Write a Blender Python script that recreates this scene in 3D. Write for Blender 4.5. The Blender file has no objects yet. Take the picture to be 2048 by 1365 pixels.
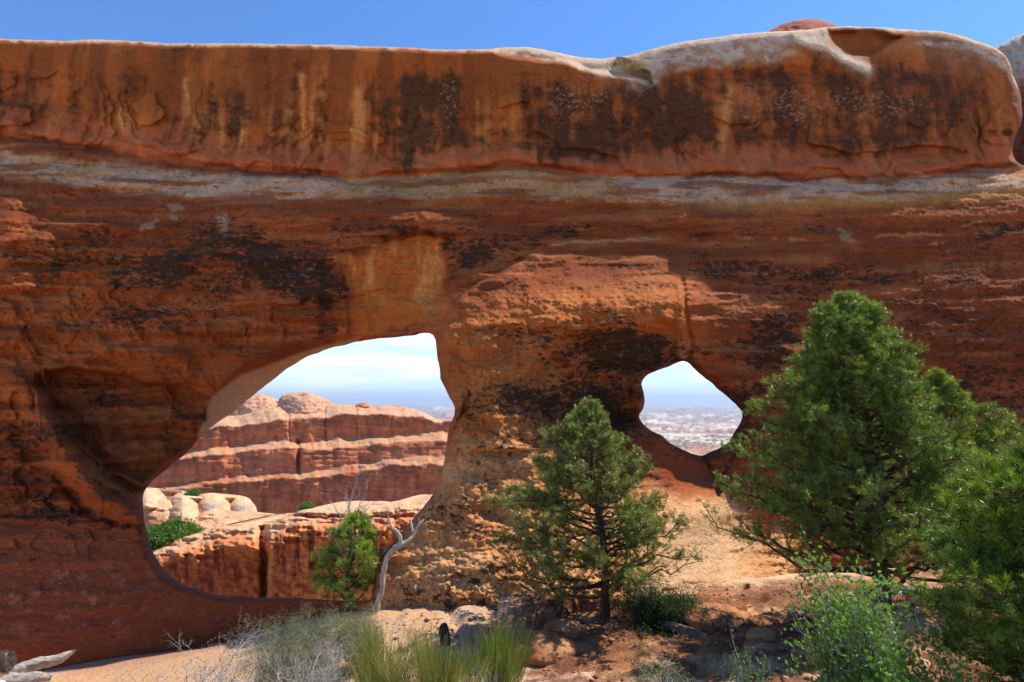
import bpy, math, random
import numpy as np
from mathutils import Vector

# ------------------------------------------------------------------ camera, world, sun
scene = bpy.context.scene
W, H, F = 2048.0, 1365.0, 1138.0
PITCH = math.radians(6.32)
cam_d = bpy.data.cameras.new('camera')
cam = bpy.data.objects.new('camera', cam_d)
scene.collection.objects.link(cam)
cam_d.sensor_width = 36.0
cam_d.lens = F / W * 36.0
cam_d.clip_start = 0.05
cam_d.clip_end = 200000.0
cam.location = (0, 0, 0)
cam.rotation_euler = (math.pi / 2 + PITCH, 0, 0)
scene.camera = cam

SUN_AZ, SUN_EL = math.radians(66), math.radians(57)     # azimuth to the right of the view direction (+Y)
Ldir = Vector((math.cos(SUN_EL) * math.sin(SUN_AZ), math.cos(SUN_EL) * math.cos(SUN_AZ), math.sin(SUN_EL)))
sun_d = bpy.data.lights.new('sun', 'SUN')
sun_d.energy = 5.0
sun_d.angle = math.radians(0.5)
sun_d.color = (1.0, 0.94, 0.84)
sun = bpy.data.objects.new('sun', sun_d)
scene.collection.objects.link(sun)
sun.rotation_euler = Ldir.to_track_quat('Z', 'Y').to_euler()

world = bpy.data.worlds.new("World")
scene.world = world
world.use_nodes = True
wn, wl = world.node_tree.nodes, world.node_tree.links
for n in list(wn): wn.remove(n)
w_out = wn.new('ShaderNodeOutputWorld')
w_bg = wn.new('ShaderNodeBackground'); w_bg.inputs['Strength'].default_value = 0.13
sky = wn.new('ShaderNodeTexSky'); sky.sky_type = 'NISHITA'; sky.sun_disc = False
sky.sun_elevation = SUN_EL; sky.sun_rotation = SUN_AZ
sky.air_density = 1.0; sky.dust_density = 0.4; sky.ozone_density = 2.0; sky.altitude = 1500
tc = wn.new('ShaderNodeTexCoord')
sep = wn.new('ShaderNodeSeparateXYZ'); wl.new(tc.outputs['Generated'], sep.inputs[0])
mp = wn.new('ShaderNodeMapping'); mp.inputs['Scale'].default_value = (2.2, 2.2, 16.0)
wl.new(tc.outputs['Generated'], mp.inputs['Vector'])
cn = wn.new('ShaderNodeTexNoise'); cn.inputs['Scale'].default_value = 2.6; cn.inputs['Detail'].default_value = 9; cn.inputs['Roughness'].default_value = 0.6
cn.inputs['Distortion'].default_value = 0.5
wl.new(mp.outputs[0], cn.inputs['Vector'])
cr = wn.new('ShaderNodeMapRange'); cr.inputs[1].default_value = 0.40; cr.inputs[2].default_value = 0.62; cr.inputs[3].default_value = 0.5
wl.new(cn.outputs['Fac'], cr.inputs[0])
er = wn.new('ShaderNodeMapRange'); er.inputs[1].default_value = 0.28; er.inputs[2].default_value = 0.02; er.interpolation_type = 'SMOOTHSTEP'
wl.new(sep.outputs['Z'], er.inputs[0])
cm = wn.new('ShaderNodeMath'); cm.operation = 'MULTIPLY'; wl.new(cr.outputs[0], cm.inputs[0]); wl.new(er.outputs[0], cm.inputs[1])
cm2 = wn.new('ShaderNodeMath'); cm2.operation = 'MULTIPLY'; cm2.inputs[1].default_value = 0.95; wl.new(cm.outputs[0], cm2.inputs[0])
cmix = wn.new('ShaderNodeMix'); cmix.data_type = 'RGBA'
tint = wn.new('ShaderNodeMix'); tint.data_type = 'RGBA'; tint.blend_type = 'MULTIPLY'; tint.inputs[0].default_value = 1
tint.inputs[7].default_value = (0.50, 0.92, 1.36, 1)
wl.new(sky.outputs[0], tint.inputs[6])
wl.new(cm2.outputs[0], cmix.inputs[0]); wl.new(tint.outputs[2], cmix.inputs[6]); cmix.inputs[7].default_value = (9.6, 10.2, 10.8, 1)
wl.new(cmix.outputs[2], w_bg.inputs['Color']); wl.new(w_bg.outputs[0], w_out.inputs['Surface'])

scene.view_settings.view_transform = 'Standard'
scene.view_settings.look = 'None'
scene.view_settings.exposure = 0.5
scene.view_settings.gamma = 1.0
scene.view_settings.use_curve_mapping = False
scene.cycles.max_bounces = 6
scene.cycles.diffuse_bounces = 4
scene.cycles.transparent_max_bounces = 6

# ------------------------------------------------------------------ helpers
CP, SP = math.cos(PITCH), math.sin(PITCH)
def ray(px, py):
    """ray slopes (x/y, z/y) of a picture position"""
    u = (np.asarray(px, float) - W / 2) / F
    v = (H / 2 - np.asarray(py, float)) / F
    dy = CP - v * SP
    return u / dy, (SP + v * CP) / dy
def at(px, py, d):
    a, b = ray(px, py)
    return Vector((float(a) * d, d, float(b) * d))
def atn(px, py, d):
    a, b = ray(px, py)
    return np.stack([a * d, np.broadcast_to(d, np.shape(a)) * 1.0, b * d], -1)

def _hash(ix, iy, iz, seed):
    with np.errstate(over='ignore'):
        h = (ix.astype(np.uint32) * np.uint32(374761393) + iy.astype(np.uint32) * np.uint32(668265263)
             + iz.astype(np.uint32) * np.uint32(2147483647) + np.uint32((seed * 974711 + 12345) & 0xffffffff))
        h = (h ^ (h >> np.uint32(13))) * np.uint32(1274126177)
        h = h ^ (h >> np.uint32(16))
        h = (h * np.uint32(2246822519)) ^ (h >> np.uint32(15))
    return h.astype(np.float64) / 4294967295.0
def noise(x, y, seed=0):
    """value noise 0..1 in 2D"""
    x = np.asarray(x, float); y = np.asarray(y, float)
    ix = np.floor(x); iy = np.floor(y)
    fx = x - ix; fy = y - iy
    ux = fx * fx * fx * (fx * (fx * 6 - 15) + 10); uy = fy * fy * fy * (fy * (fy * 6 - 15) + 10)
    ix = ix.astype(np.int64); iy = iy.astype(np.int64); z = np.zeros_like(ix)
    a = _hash(ix, iy, z, seed); b = _hash(ix + 1, iy, z, seed)
    c = _hash(ix, iy + 1, z, seed); d = _hash(ix + 1, iy + 1, z, seed)
    return (a * (1 - ux) + b * ux) * (1 - uy) + (c * (1 - ux) + d * ux) * uy
def fbm(x, y, oct=5, seed=0, gain=0.5, lac=2.03):
    s = 0; a = 1.0; t = 0
    for o in range(oct):
        s = s + a * noise(x * lac ** o + 17.3 * o, y * lac ** o - 9.1 * o, seed + o * 7)
        t += a; a *= gain
    return s / t
def ridged(x, y, oct=5, seed=0, gain=0.5):
    s = 0; a = 1.0; t = 0
    for o in range(oct):
        n = noise(x * 2.03 ** o + 17.3 * o, y * 2.03 ** o - 9.1 * o, seed + o * 7)
        s = s + a * (1 - np.abs(2 * n - 1)); t += a; a *= gain
    return s / t
def ss(a, b, x):
    t = np.clip((np.asarray(x, float) - a) / (b - a), 0, 1)
    return t * t * (3 - 2 * t)
def mixc(c, d, m):
    m = np.clip(np.asarray(m, float), 0, 1)[..., None]
    return c * (1 - m) + np.asarray(d, float) * m
def tps(P, V, lam=0.0):
    P = np.asarray(P, float); V = np.asarray(V, float)
    n = len(P); sc = np.ptp(P, axis=0).max(); Q = P / sc
    def U(r2): return np.where(r2 > 1e-14, r2 * np.log(np.maximum(r2, 1e-14)), 0)
    r2 = ((Q[:, None] - Q[None]) ** 2).sum(-1)
    A = np.zeros((n + 3, n + 3)); A[:n, :n] = U(r2) + lam * np.eye(n); A[:n, n] = 1; A[:n, n + 1:] = Q; A[n, :n] = 1; A[n + 1:, :n] = Q.T
    w = np.linalg.solve(A, np.concatenate([V, np.zeros(3)]))
    def f(x, y):
        x = np.asarray(x, float) / sc; y = np.asarray(y, float) / sc
        s = w[n] + w[n + 1] * x + w[n + 2] * y
        for i in range(n):
            r = (x - Q[i, 0]) ** 2 + (y - Q[i, 1]) ** 2
            s = s + w[i] * U(r)
        return s
    return f
def inside(poly, x, y):
    r = np.zeros(x.shape, bool); n = len(poly)
    for i in range(n):
        x0, y0 = poly[i]; x1, y1 = poly[(i + 1) % n]
        if y0 == y1: continue
        c = ((y0 > y) != (y1 > y))
        r ^= c & (x < (x1 - x0) * (y - y0) / (y1 - y0) + x0)
    return r
def dist_line(line, x, y, closed=False, vals=None):
    """distance to a polyline, nearest point, interpolated values"""
    n = len(line); best = np.full(x.shape, 1e18); nx = x.copy(); ny = y.copy()
    out = None
    if vals is not None:
        vals = np.asarray(vals, float); out = np.zeros(x.shape + (vals.shape[1],))
    for i in range(n if closed else n - 1):
        x0, y0 = line[i]; x1, y1 = line[(i + 1) % n]
        dx, dy = x1 - x0, y1 - y0; L = dx * dx + dy * dy
        if L == 0: continue
        t = np.clip(((x - x0) * dx + (y - y0) * dy) / L, 0, 1)
        qx = x0 + t * dx; qy = y0 + t * dy
        d = (x - qx) ** 2 + (y - qy) ** 2
        m = d < best
        best = np.where(m, d, best); nx = np.where(m, qx, nx); ny = np.where(m, qy, ny)
        if out is not None:
            tv = t[..., None]
            out = np.where(m[..., None], vals[i] * (1 - tv) + vals[(i + 1) % n] * tv, out)
    return np.sqrt(best), nx, ny, out
def rough_line(pts, closed=False, seg=8.0, amp=1.6, seed=1):
    """an outline cut finer with a natural wobble; points may carry extra values"""
    out = []; n = len(pts); k = 0
    for i in range(n if closed else n - 1):
        a = np.array(pts[i], float); b = np.array(pts[(i + 1) % n], float)
        L = math.hypot(*(b - a)[:2]); m = max(1, int(L / seg))
        for j in range(m): out.append(a + (b - a) * j / m)
    if not closed: out.append(np.array(pts[-1], float))
    out = np.array(out)
    # light smoothing so traced corners round off
    for _ in range(1):
        s = out.copy()
        if closed: s = (np.roll(out, 1, 0) + 2 * out + np.roll(out, -1, 0)) / 4
        else: s[1:-1] = (out[:-2] + 2 * out[1:-1] + out[2:]) / 4
        out = s
    i = np.arange(len(out)) * 1.0
    out[:, 0] += (fbm(i * 0.45, i * 0 + seed, 3, seed) - 0.5) * 2 * amp
    out[:, 1] += (fbm(i * 0.45, i * 0 + seed + 9, 3, seed + 5) - 0.5) * 2 * amp
    return out

def make_mesh(name, V, faces_flat, face_sizes, mat=None, col=None, smooth=True, parent=None):
    me = bpy.data.meshes.new(name)
    V = np.ascontiguousarray(V, np.float32); n = len(V)
    me.vertices.add(n); me.vertices.foreach_set('co', V.ravel())
    faces_flat = np.ascontiguousarray(faces_flat, np.int32); face_sizes = np.ascontiguousarray(face_sizes, np.int32)
    me.loops.add(len(faces_flat)); me.loops.foreach_set('vertex_index', faces_flat)
    me.polygons.add(len(face_sizes))
    st = np.concatenate([[0], np.cumsum(face_sizes)[:-1]]).astype(np.int32)
    me.polygons.foreach_set('loop_start', st)
    if smooth: me.polygons.foreach_set('use_smooth', np.ones(len(face_sizes), bool))
    me.update(calc_edges=True)
    if col is not None:
        ca = me.color_attributes.new('Col', 'FLOAT_COLOR', 'POINT')
        c = np.ones((n, 4), np.float32); c[:, :3] = col
        ca.data.foreach_set('color', c.ravel())
    if mat is not None: me.materials.append(mat)
    o = bpy.data.objects.new(name, me); scene.collection.objects.link(o)
    if parent is not None: o.parent = parent
    return o
def tag(o, label=None, cat=None, group=None, kind=None):
    if label: o['label'] = label
    if cat: o['category'] = cat
    if group: o['group'] = group
    if kind: o['kind'] = kind
    return o
def empty(name, loc, label, cat, group=None):
    o = bpy.data.objects.new(name, None); scene.collection.objects.link(o)
    o.location = loc; o.empty_display_size = 0.2
    return tag(o, label, cat, group)
def put(o, root):
    """parent a mesh built in world coordinates under its thing"""
    o.parent = root
    o.matrix_parent_inverse.identity()
    me = o.data
    n = len(me.vertices); co = np.empty(n * 3, np.float32); me.vertices.foreach_get('co', co)
    co = co.reshape(-1, 3) - np.array(root.location, np.float32)
    me.vertices.foreach_set('co', co.ravel()); me.update()
    return o

# ------------------------------------------------------------------ materials
def rock_material(name, scale=1.0, fine=1.0, bump=0.5, dist=0.04, mottled=0.35):
    m = bpy.data.materials.new(name); m.use_nodes = True
    N, K = m.node_tree.nodes, m.node_tree.links
    b = N['Principled BSDF']; b.inputs['Roughness'].default_value = 0.92
    b.inputs['Specular IOR Level'].default_value = 0.15
    at_ = N.new('ShaderNodeAttribute'); at_.attribute_name = 'Col'
    t = N.new('ShaderNodeTexCoord')
    mpn = N.new('ShaderNodeMapping'); mpn.inputs['Scale'].default_value = (scale, scale, scale * 2.2)
    K.new(t.outputs['Object'], mpn.inputs[0])
    n1 = N.new('ShaderNodeTexNoise'); n1.inputs['Scale'].default_value = 9 * fine; n1.inputs['Detail'].default_value = 8; n1.inputs['Roughness'].default_value = 0.7
    K.new(mpn.outputs[0], n1.inputs['Vector'])
    r1 = N.new('ShaderNodeMapRange'); r1.inputs[1].default_value = 0.3; r1.inputs[2].default_value = 0.7
    r1.inputs[3].default_value = 1 - mottled; r1.inputs[4].default_value = 1 + mottled
    K.new(n1.outputs['Fac'], r1.inputs[0])
    mx = N.new('ShaderNodeMix'); mx.data_type = 'RGBA'; mx.blend_type = 'MULTIPLY'; mx.inputs[0].default_value = 1
    K.new(at_.outputs['Color'], mx.inputs[6]); K.new(r1.outputs[0], mx.inputs[7])
    K.new(mx.outputs[2], b.inputs['Base Color'])
    n2 = N.new('ShaderNodeTexNoise'); n2.inputs['Scale'].default_value = 4.5 * fine; n2.inputs['Detail'].default_value = 10; n2.inputs['Roughness'].default_value = 0.74
    K.new(mpn.outputs[0], n2.inputs['Vector'])
    bp = N.new('ShaderNodeBump'); bp.inputs['Strength'].default_value = bump; bp.inputs['Distance'].default_value = dist
    K.new(n2.outputs['Fac'], bp.inputs['Height']); K.new(bp.outputs[0], b.inputs['Normal'])
    return m
def add_specks(m):
    """dark varnish specks and pale lichen, thicker where the rock's own 'Var' and 'Lic' densities are high"""
    N, K = m.node_tree.nodes, m.node_tree.links
    b = N['Principled BSDF']; src = b.inputs['Base Color'].links[0].from_socket
    t = N.new('ShaderNodeTexCoord')
    last = src
    for attr, sc, lo, hi, k, colr, amt, rgh in (('Var', (4.2, 4.2, 9.5), .685, .74, .262, (.028, .019, .012, 1), .88, .80), ('Lic', (7, 7, 10), .66, .72, .13, (.42, .23, .13, 1), .6, .75)):
        a = N.new('ShaderNodeAttribute'); a.attribute_name = attr
        mpn = N.new('ShaderNodeMapping'); mpn.inputs['Scale'].default_value = sc
        K.new(t.outputs['Object'], mpn.inputs[0])
        n = N.new('ShaderNodeTexNoise'); n.inputs['Scale'].default_value = 1.0; n.inputs['Detail'].default_value = 7; n.inputs['Roughness'].default_value = rgh
        n.inputs['Distortion'].default_value = .35
        K.new(mpn.outputs[0], n.inputs['Vector'])
        ma = N.new('ShaderNodeMath'); ma.operation = 'MULTIPLY_ADD'; ma.inputs[1].default_value = k
        K.new(a.outputs['Fac'], ma.inputs[0]); K.new(n.outputs['Fac'], ma.inputs[2])
        r = N.new('ShaderNodeMapRange'); r.inputs[1].default_value = lo; r.inputs[2].default_value = hi; r.inputs[4].default_value = amt
        K.new(ma.outputs[0], r.inputs[0])
        mx = N.new('ShaderNodeMix'); mx.data_type = 'RGBA'
        K.new(r.outputs[0], mx.inputs[0]); K.new(last, mx.inputs[6]); mx.inputs[7].default_value = colr
        last = mx.outputs[2]
    K.new(last, b.inputs['Base Color'])
def add_float(o, name, v):
    a = o.data.attributes.new(name, 'FLOAT', 'POINT'); n = len(o.data.vertices)
    f = np.zeros(n, np.float32); f[:min(n, len(v))] = v[:n]; a.data.foreach_set('value', f)
def leaf_material(name, trans=0.35, rough=0.5, spec=0.4):
    m = bpy.data.materials.new(name); m.use_nodes = True
    N, K = m.node_tree.nodes, m.node_tree.links
    b = N['Principled BSDF']; b.inputs['Roughness'].default_value = rough; b.inputs['Specular IOR Level'].default_value = spec
    a = N.new('ShaderNodeAttribute'); a.attribute_name = 'Col'
    K.new(a.outputs['Color'], b.inputs['Base Color'])
    tr = N.new('ShaderNodeBsdfTranslucent')
    g = N.new('ShaderNodeMix'); g.data_type = 'RGBA'; g.blend_type = 'MULTIPLY'; g.inputs[0].default_value = 1; g.inputs[7].default_value = (1.3, 1.5, 0.5, 1)
    K.new(a.outputs['Color'], g.inputs[6]); K.new(g.outputs[2], tr.inputs['Color'])
    mx = N.new('ShaderNodeMixShader'); mx.inputs[0].default_value = trans
    K.new(b.outputs[0], mx.inputs[1]); K.new(tr.outputs[0], mx.inputs[2]); K.new(mx.outputs[0], N['Material Output'].inputs['Surface'])
    return m
def bark_material(name, c1, c2, scale=14, stretch=0.25):
    m = bpy.data.materials.new(name); m.use_nodes = True
    N, K = m.node_tree.nodes, m.node_tree.links
    b = N['Principled BSDF']; b.inputs['Roughness'].default_value = 0.85; b.inputs['Specular IOR Level'].default_value = 0.2
    t = N.new('ShaderNodeTexCoord'); mpn = N.new('ShaderNodeMapping'); mpn.inputs['Scale'].default_value = (1, 1, stretch)
    K.new(t.outputs['Object'], mpn.inputs[0])
    n = N.new('ShaderNodeTexNoise'); n.inputs['Scale'].default_value = scale; n.inputs['Detail'].default_value = 8; n.inputs['Roughness'].default_value = 0.65
    K.new(mpn.outputs[0], n.inputs['Vector'])
    r = N.new('ShaderNodeValToRGB'); r.color_ramp.elements[0].position = 0.35; r.color_ramp.elements[1].position = 0.68
    r.color_ramp.elements[0].color = (*c1, 1); r.color_ramp.elements[1].color = (*c2, 1)
    K.new(n.outputs['Fac'], r.inputs[0]); K.new(r.outputs[0], b.inputs['Base Color'])
    bp = N.new('ShaderNodeBump'); bp.inputs['Strength'].default_value = 0.7; bp.inputs['Distance'].default_value = 0.02
    K.new(n.outputs['Fac'], bp.inputs['Height']); K.new(bp.outputs[0], b.inputs['Normal'])
    return m
M_ROCK = rock_material('sandstone', 1.0, 1.0, 0.95, 0.10, 0.30)
add_specks(M_ROCK)
M_SOIL = rock_material('red_ground', 1.0, 2.0, 0.9, 0.05, 0.35)
M_MID = rock_material('mid_sandstone', 0.35, 1.0, 0.5, 0.12, 0.25)
M_FIN = rock_material('fin_sandstone', 0.10, 1.0, 0.5, 0.35, 0.25)
M_FAR = rock_material('far_desert', 0.01, 1.0, 0.2, 1.0, 0.25)
M_NEEDLE = leaf_material('pine_needles', 0.30, 0.36, 0.7)
M_LEAF = leaf_material('shrub_leaves', 0.35, 0.45, 0.4)
M_BARK = bark_material('pine_bark', (0.035, 0.022, 0.016), (0.13, 0.085, 0.06))
M_GREYWOOD = bark_material('weathered_wood', (0.22, 0.18, 0.14), (0.62, 0.56, 0.48), 16, 0.2)
M_TWIG = bark_material('grey_twigs', (0.30, 0.27, 0.25), (0.62, 0.58, 0.54), 20, 0.5)
M_LOG = bark_material('brown_log', (0.10, 0.055, 0.035), (0.30, 0.19, 0.13), 10, 0.3)
M_DRIFT = bark_material('driftwood', (0.17, 0.13, 0.10), (0.50, 0.45, 0.38), 16, 1.0)
M_DRIFT.node_tree.nodes['Mapping'].inputs['Scale'].default_value = (.12, 1.2, 1.6)
M_CHAR = bark_material('charred_wood', (0.006, 0.006, 0.008), (0.03, 0.03, 0.035), 18, 0.5)

# ------------------------------------------------------------------ relief builder
def relief(name, x0, x1, y0, y1, step, region, holes, depth_fn, col_fn, back_fn, mat, rims=None, rings=3, edge_rim=(10, 0.3)):
    """solid rock body: a finely cut front face, an uncut back and the tunnels through it"""
    xs = np.arange(x0, x1 + 0.1, step); ys = np.arange(y0, y1 + 0.1, step)
    PX, PY = np.meshgrid(xs, ys); ny, nx = PX.shape
    cx = (PX[:-1, :-1] + PX[1:, 1:]) / 2; cy = (PY[:-1, :-1] + PY[1:, 1:]) / 2
    keep = inside(region, cx, cy)
    for h in holes: keep &= ~inside(h[:, :2], cx, cy)
    idx = np.arange(ny * nx).reshape(ny, nx)
    a = idx[:-1, :-1][keep]; b = idx[:-1, 1:][keep]; c = idx[1:, 1:][keep]; d = idx[1:, :-1][keep]
    Q = np.stack([a, d, c, b], 1)          # facing the viewer side
    used = np.unique(Q); remap = -np.ones(ny * nx, np.int64); remap[used] = np.arange(len(used)); Q = remap[Q]
    px = PX.ravel()[used]; py = PY.ravel()[used]; n = len(px)
    E = np.concatenate([Q[:, [0, 1]], Q[:, [1, 2]], Q[:, [2, 3]], Q[:, [3, 0]]])
    key = E.min(1) * n + E.max(1)
    _, inv, cnt = np.unique(key, return_inverse=True, return_counts=True)
    BE = E[cnt[inv] == 1]
    bv = np.unique(BE)
    lines = [(region, False)] + [(h[:, :2], True) for h in holes]
    bd = np.full(len(bv), 1e9); bx = px[bv].copy(); by = py[bv].copy(); sx, sy = bx.copy(), by.copy()
    for ln, _h in lines:
        dd, qx, qy, _o = dist_line(ln, sx, sy, True)
        m = dd < bd; bd = np.where(m, dd, bd); bx = np.where(m, qx, bx); by = np.where(m, qy, by)
    m = bd < step * 1.6
    px[bv] = np.where(m, bx, px[bv]); py[bv] = np.where(m, by, py[bv])
    D = depth_fn(px, py)
    # rims: the rock curls back towards its edges
    dd, _a, _b, _o = dist_line(region, px, py, True)
    w, R = edge_rim
    t = np.clip(1 - dd / w, 0, 1); D = D + R * (1 - np.sqrt(np.maximum(1 - t * t, 0)))
    for h in holes:
        dd, _a, _b, vv = dist_line(h[:, :2], px, py, True, h[:, 2:4])
        w, R = vv[:, 0], vv[:, 1]
        t = np.clip(1 - dd / w, 0, 1); D = D + R * np.where(R > 1.5, t, 1 - np.sqrt(np.maximum(1 - t * t, 0)))
    fa, fb = ray(px, py)
    Vf = np.stack([fa * D, D, fb * D], 1)
    C = col_fn(px, py, Vf)
    Vb = back_fn(px, py, Vf)
    V = [Vf, Vb]; cols = [C, C]; base = 2 * n
    faces = [Q, Q[:, ::-1] + n]
    # bridge every open edge with a few rings
    rid = -np.ones((rings, n), np.int64)
    for k in range(rings):
        rid[k, bv] = base + np.arange(len(bv)); base += len(bv)
        s = (k + 1) / (rings + 1)
        P = Vf[bv] * (1 - s) + Vb[bv] * s
        V.append(P); cols.append(C[bv])
    seq = [np.arange(n)] + [rid[k] for k in range(rings)] + [np.arange(n) + n]
    for k in range(len(seq) - 1):
        faces.append(np.stack([seq[k][BE[:, 1]], seq[k][BE[:, 0]], seq[k + 1][BE[:, 0]], seq[k + 1][BE[:, 1]]], 1))
    V = np.concatenate(V); C = np.concatenate(cols); faces = np.concatenate(faces)
    o = make_mesh(name, V, faces.ravel(), np.full(len(faces), 4), mat, C)
    return o

# ------------------------------------------------------------------ the arch wall
sky_pts = [(-300, 72), (0, 78), (60, 80), (120, 83), (190, 80), (260, 82), (330, 87), (430, 88), (560, 88), (680, 91), (800, 95), (900, 100), (960, 98), (1010, 96), (1060, 95),
           (1110, 104), (1150, 113), (1185, 118), (1215, 117), (1260, 111), (1300, 99), (1340, 90), (1390, 80), (1450, 72), (1500, 67), (1560, 63), (1620, 60), (1650, 56),
           (1700, 53), (1780, 57), (1880, 63), (1920, 72), (1960, 86), (1995, 98), (2012, 112), (2022, 130), (2024, 148), (2034, 170), (2043, 200), (2045, 232), (2036, 262), (2027, 285),
           (2024, 305), (2030, 322), (2050, 335), (2120, 343), (2340, 352)]
sky_line = rough_line(sky_pts, False, 9, 1.5, 3)
region_wall = np.concatenate([sky_line, [(2400, 352), (2400, 1500), (-400, 1500), (-400, 72)]])
# outline, then width (px) and depth (m) of the curled rim
HA = [(870, 667, 8, .4), (850, 667, 10, .5), (820, 671, 12, .7), (780, 676, 14, .9), (740, 681, 16, 1.2), (700, 687, 20, 1.6), (660, 696, 24, 1.9), (625, 708, 30, 2.2), (600, 722, 38, 2.4),
      (575, 738, 46, 2.6), (550, 757, 54, 2.8), (520, 780, 60, 2.8), (495, 800, 58, 2.7), (470, 822, 52, 2.4), (440, 842, 40, 2.0), (415, 860, 22, 1.4), (399, 876, 10, .6),
      (385, 895, 10, .4), (350, 925, 12, .5), (320, 950, 12, .5), (295, 970, 14, .6), (287, 985, 16, .7), (285, 1010, 18, .8), (287, 1040, 20, .9), (298, 1080, 22, 1.0), (312, 1115, 22, 1.0),
      (330, 1145, 22, .9), (365, 1168, 18, .8), (410, 1185, 14, .8), (460, 1193, 12, .7), (520, 1194, 8, .6), (580, 1196, 8, .5), (640, 1199, 8, .4), (700, 1203, 8, .4), (745, 1200, 8, .4),
      (748, 1150, 10, .4), (758, 1120, 14, .5), (775, 1098, 14, .6), (795, 1075, 16, .7), (815, 1050, 16, .7), (840, 1020, 18, .8), (868, 988, 20, .9), (884, 952, 18, .8), (892, 920, 16, .7),
      (895, 880, 14, .6), (900, 850, 12, .6), (911, 832, 12, .5), (912, 815, 14, .6), (900, 795, 16, .6), (885, 770, 18, .7), (879, 745, 18, .7), (880, 728, 16, .6), (871, 695, 14, .5), (873, 680, 10, .5)]
HB = [(1366, 722, 8, .4), (1340, 732, 10, .5), (1310, 742, 10, .5), (1290, 752, 8, .4), (1282, 760, 8, .4), (1281, 768, 8, .4), (1286, 785, 10, .5), (1288, 810, 10, .5), (1283, 825, 8, .5), (1275, 830, 8, .4),
      (1280, 845, 10, .5), (1290, 855, 12, .6), (1315, 868, 14, .7), (1335, 882, 14, .8), (1340, 887, 14, .8), (1370, 902, 16, .9), (1403, 914, 18, 1.0), (1412, 908, 20, 1.0), (1440, 898, 24, 1.1), (1455, 888, 24, 1.1),
      (1470, 862, 24, 1.1), (1480, 845, 24, 1.1), (1486, 836, 22, 1.0), (1482, 820, 24, 1.1), (1465, 802, 30, 1.2), (1445, 785, 34, 1.2), (1420, 765, 30, 1.1), (1395, 745, 22, .9), (1375, 724, 10, .5)]
hole_a = rough_line(HA, True, 9, 2.6, 11); hole_b = rough_line(HB, True, 7, 1.8, 23)

cols_ = [-300, 0, 250, 500, 750, 900, 1050, 1200, 1370, 1550, 1800, 2040, 2380]
tab = {
    60:   [17.2, 17.0, 16.9, 16.8, 16.6, 16.4, 16.5, 17.3, 17.5, 17.4, 17.4, 17.5, 17.4],
    110:  [17.1, 16.9, 16.8, 16.7, 16.5, 16.4, 16.6, 17.1, 17.3, 17.3, 17.3, 17.4, 17.2],
    170:  [17.0, 16.9, 16.8, 16.7, 16.6, 16.5, 16.6, 16.9, 17.2, 17.2, 17.2, 17.3, 17.1],
    250:  [16.8, 16.8, 16.7, 16.6, 16.6, 16.5, 16.6, 16.8, 17.0, 17.0, 17.0, 17.1, 17.0],
    335:  [16.3, 16.4, 16.4, 16.5, 16.5, 16.4, 16.5, 16.6, 16.8, 16.8, 16.8, 16.8, 16.8],
    400:  [15.5, 15.5, 15.6, 15.7, 15.7, 15.9, 15.95, 16.0, 16.05, 16.1, 16.1, 16.1, 16.1],
    480:  [15.05, 15.05, 15.15, 15.25, 15.3, 15.6, 15.75, 15.8, 15.8, 15.8, 15.8, 15.8, 15.7],
    540:  [14.8, 14.8, 14.9, 15.1, 15.2, 15.3, 15.2, 15.05, 15.2, 15.5, 15.5, 15.5, 15.4],
    600:  [14.6, 14.6, 14.8, 15.0, 15.2, 14.5, 13.8, 13.7, 14.1, 15.05, 15.1, 15.0, 14.9],
    690:  [14.4, 14.5, 14.8, 15.1, 15.2, 13.7, 13.1, 13.4, 14.0, 14.8, 14.85, 14.8, 14.6],
    800:  [14.3, 14.5, 15.0, 15.3, 14.6, 13.0, 12.75, 13.7, 14.2, 14.6, 14.6, 14.5, 14.3],
    900:  [14.1, 14.3, 14.7, 15.0, 13.5, 12.5, 12.3, 13.2, 14.0, 14.1, 14.0, 13.9, 13.7],
    1000: [13.8, 13.9, 14.2, 14.4, 12.7, 11.9, 11.7, 12.1, 12.8, 13.9, 13.7, 13.5, 13.4],
    1100: [13.3, 13.4, 13.7, 13.9, 11.9, 11.2, 10.95, 11.1, 11.6, 13.2, 13.1, 12.8, 12.7],
    1200: [12.8, 12.9, 13.2, 13.5, 11.5, 10.55, 10.2, 10.2, 10.5, 12.2, 12.2, 12.0, 11.8],
    1300: [12.4, 12.5, 12.9, 13.4, 12.2, 11.0, 10.0, 9.9, 10.2, 11.3, 11.4, 11.2, 11.0],
    1400: [12.3, 12.4, 12.9, 13.4, 13.0, 12.0, 11.0, 10.5, 10.4, 11.2, 11.2, 11.0, 11.0],
}
P_, V_ = [], []
for yy, row in tab.items():
    for xx, v in zip(cols_, row): P_.append((xx, yy)); V_.append(v)
for xx, yy, v in [(1400, 950, 14.1), (1400, 985, 13.45), (1340, 985, 13.2), (1400, 1025, 12.5), (1330, 960, 13.3), (1470, 960, 13.9), (1450, 1060, 13.1), (620, 640, 15.2), (820, 560, 15.3)]:
    P_.append((xx, yy)); V_.append(v)
wall_base = tps(P_, V_)
brow_x = [-300, 0, 80, 200, 300, 450, 600, 700, 800, 900, 1000, 1060, 1120, 1180, 1300, 1400, 1560, 1700, 1850, 1950, 2048, 2400]
brow_y = [240, 262, 278, 292, 312, 334, 344, 352, 348, 338, 330, 325, 334, 346, 352, 350, 350, 356, 346, 336, 333, 345]
def poly_soft(poly, x, y, soft):
    d, _a, _b, _c = dist_line(np.array(poly, float), x, y, True)
    return ss(-soft, soft, np.where(inside(poly, x, y), d, -d))
def line_soft(line, x, y, w):
    d, _a, _b, _c = dist_line(np.array(line, float), x, y, False)
    return np.exp(-(d / w) ** 2)
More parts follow.
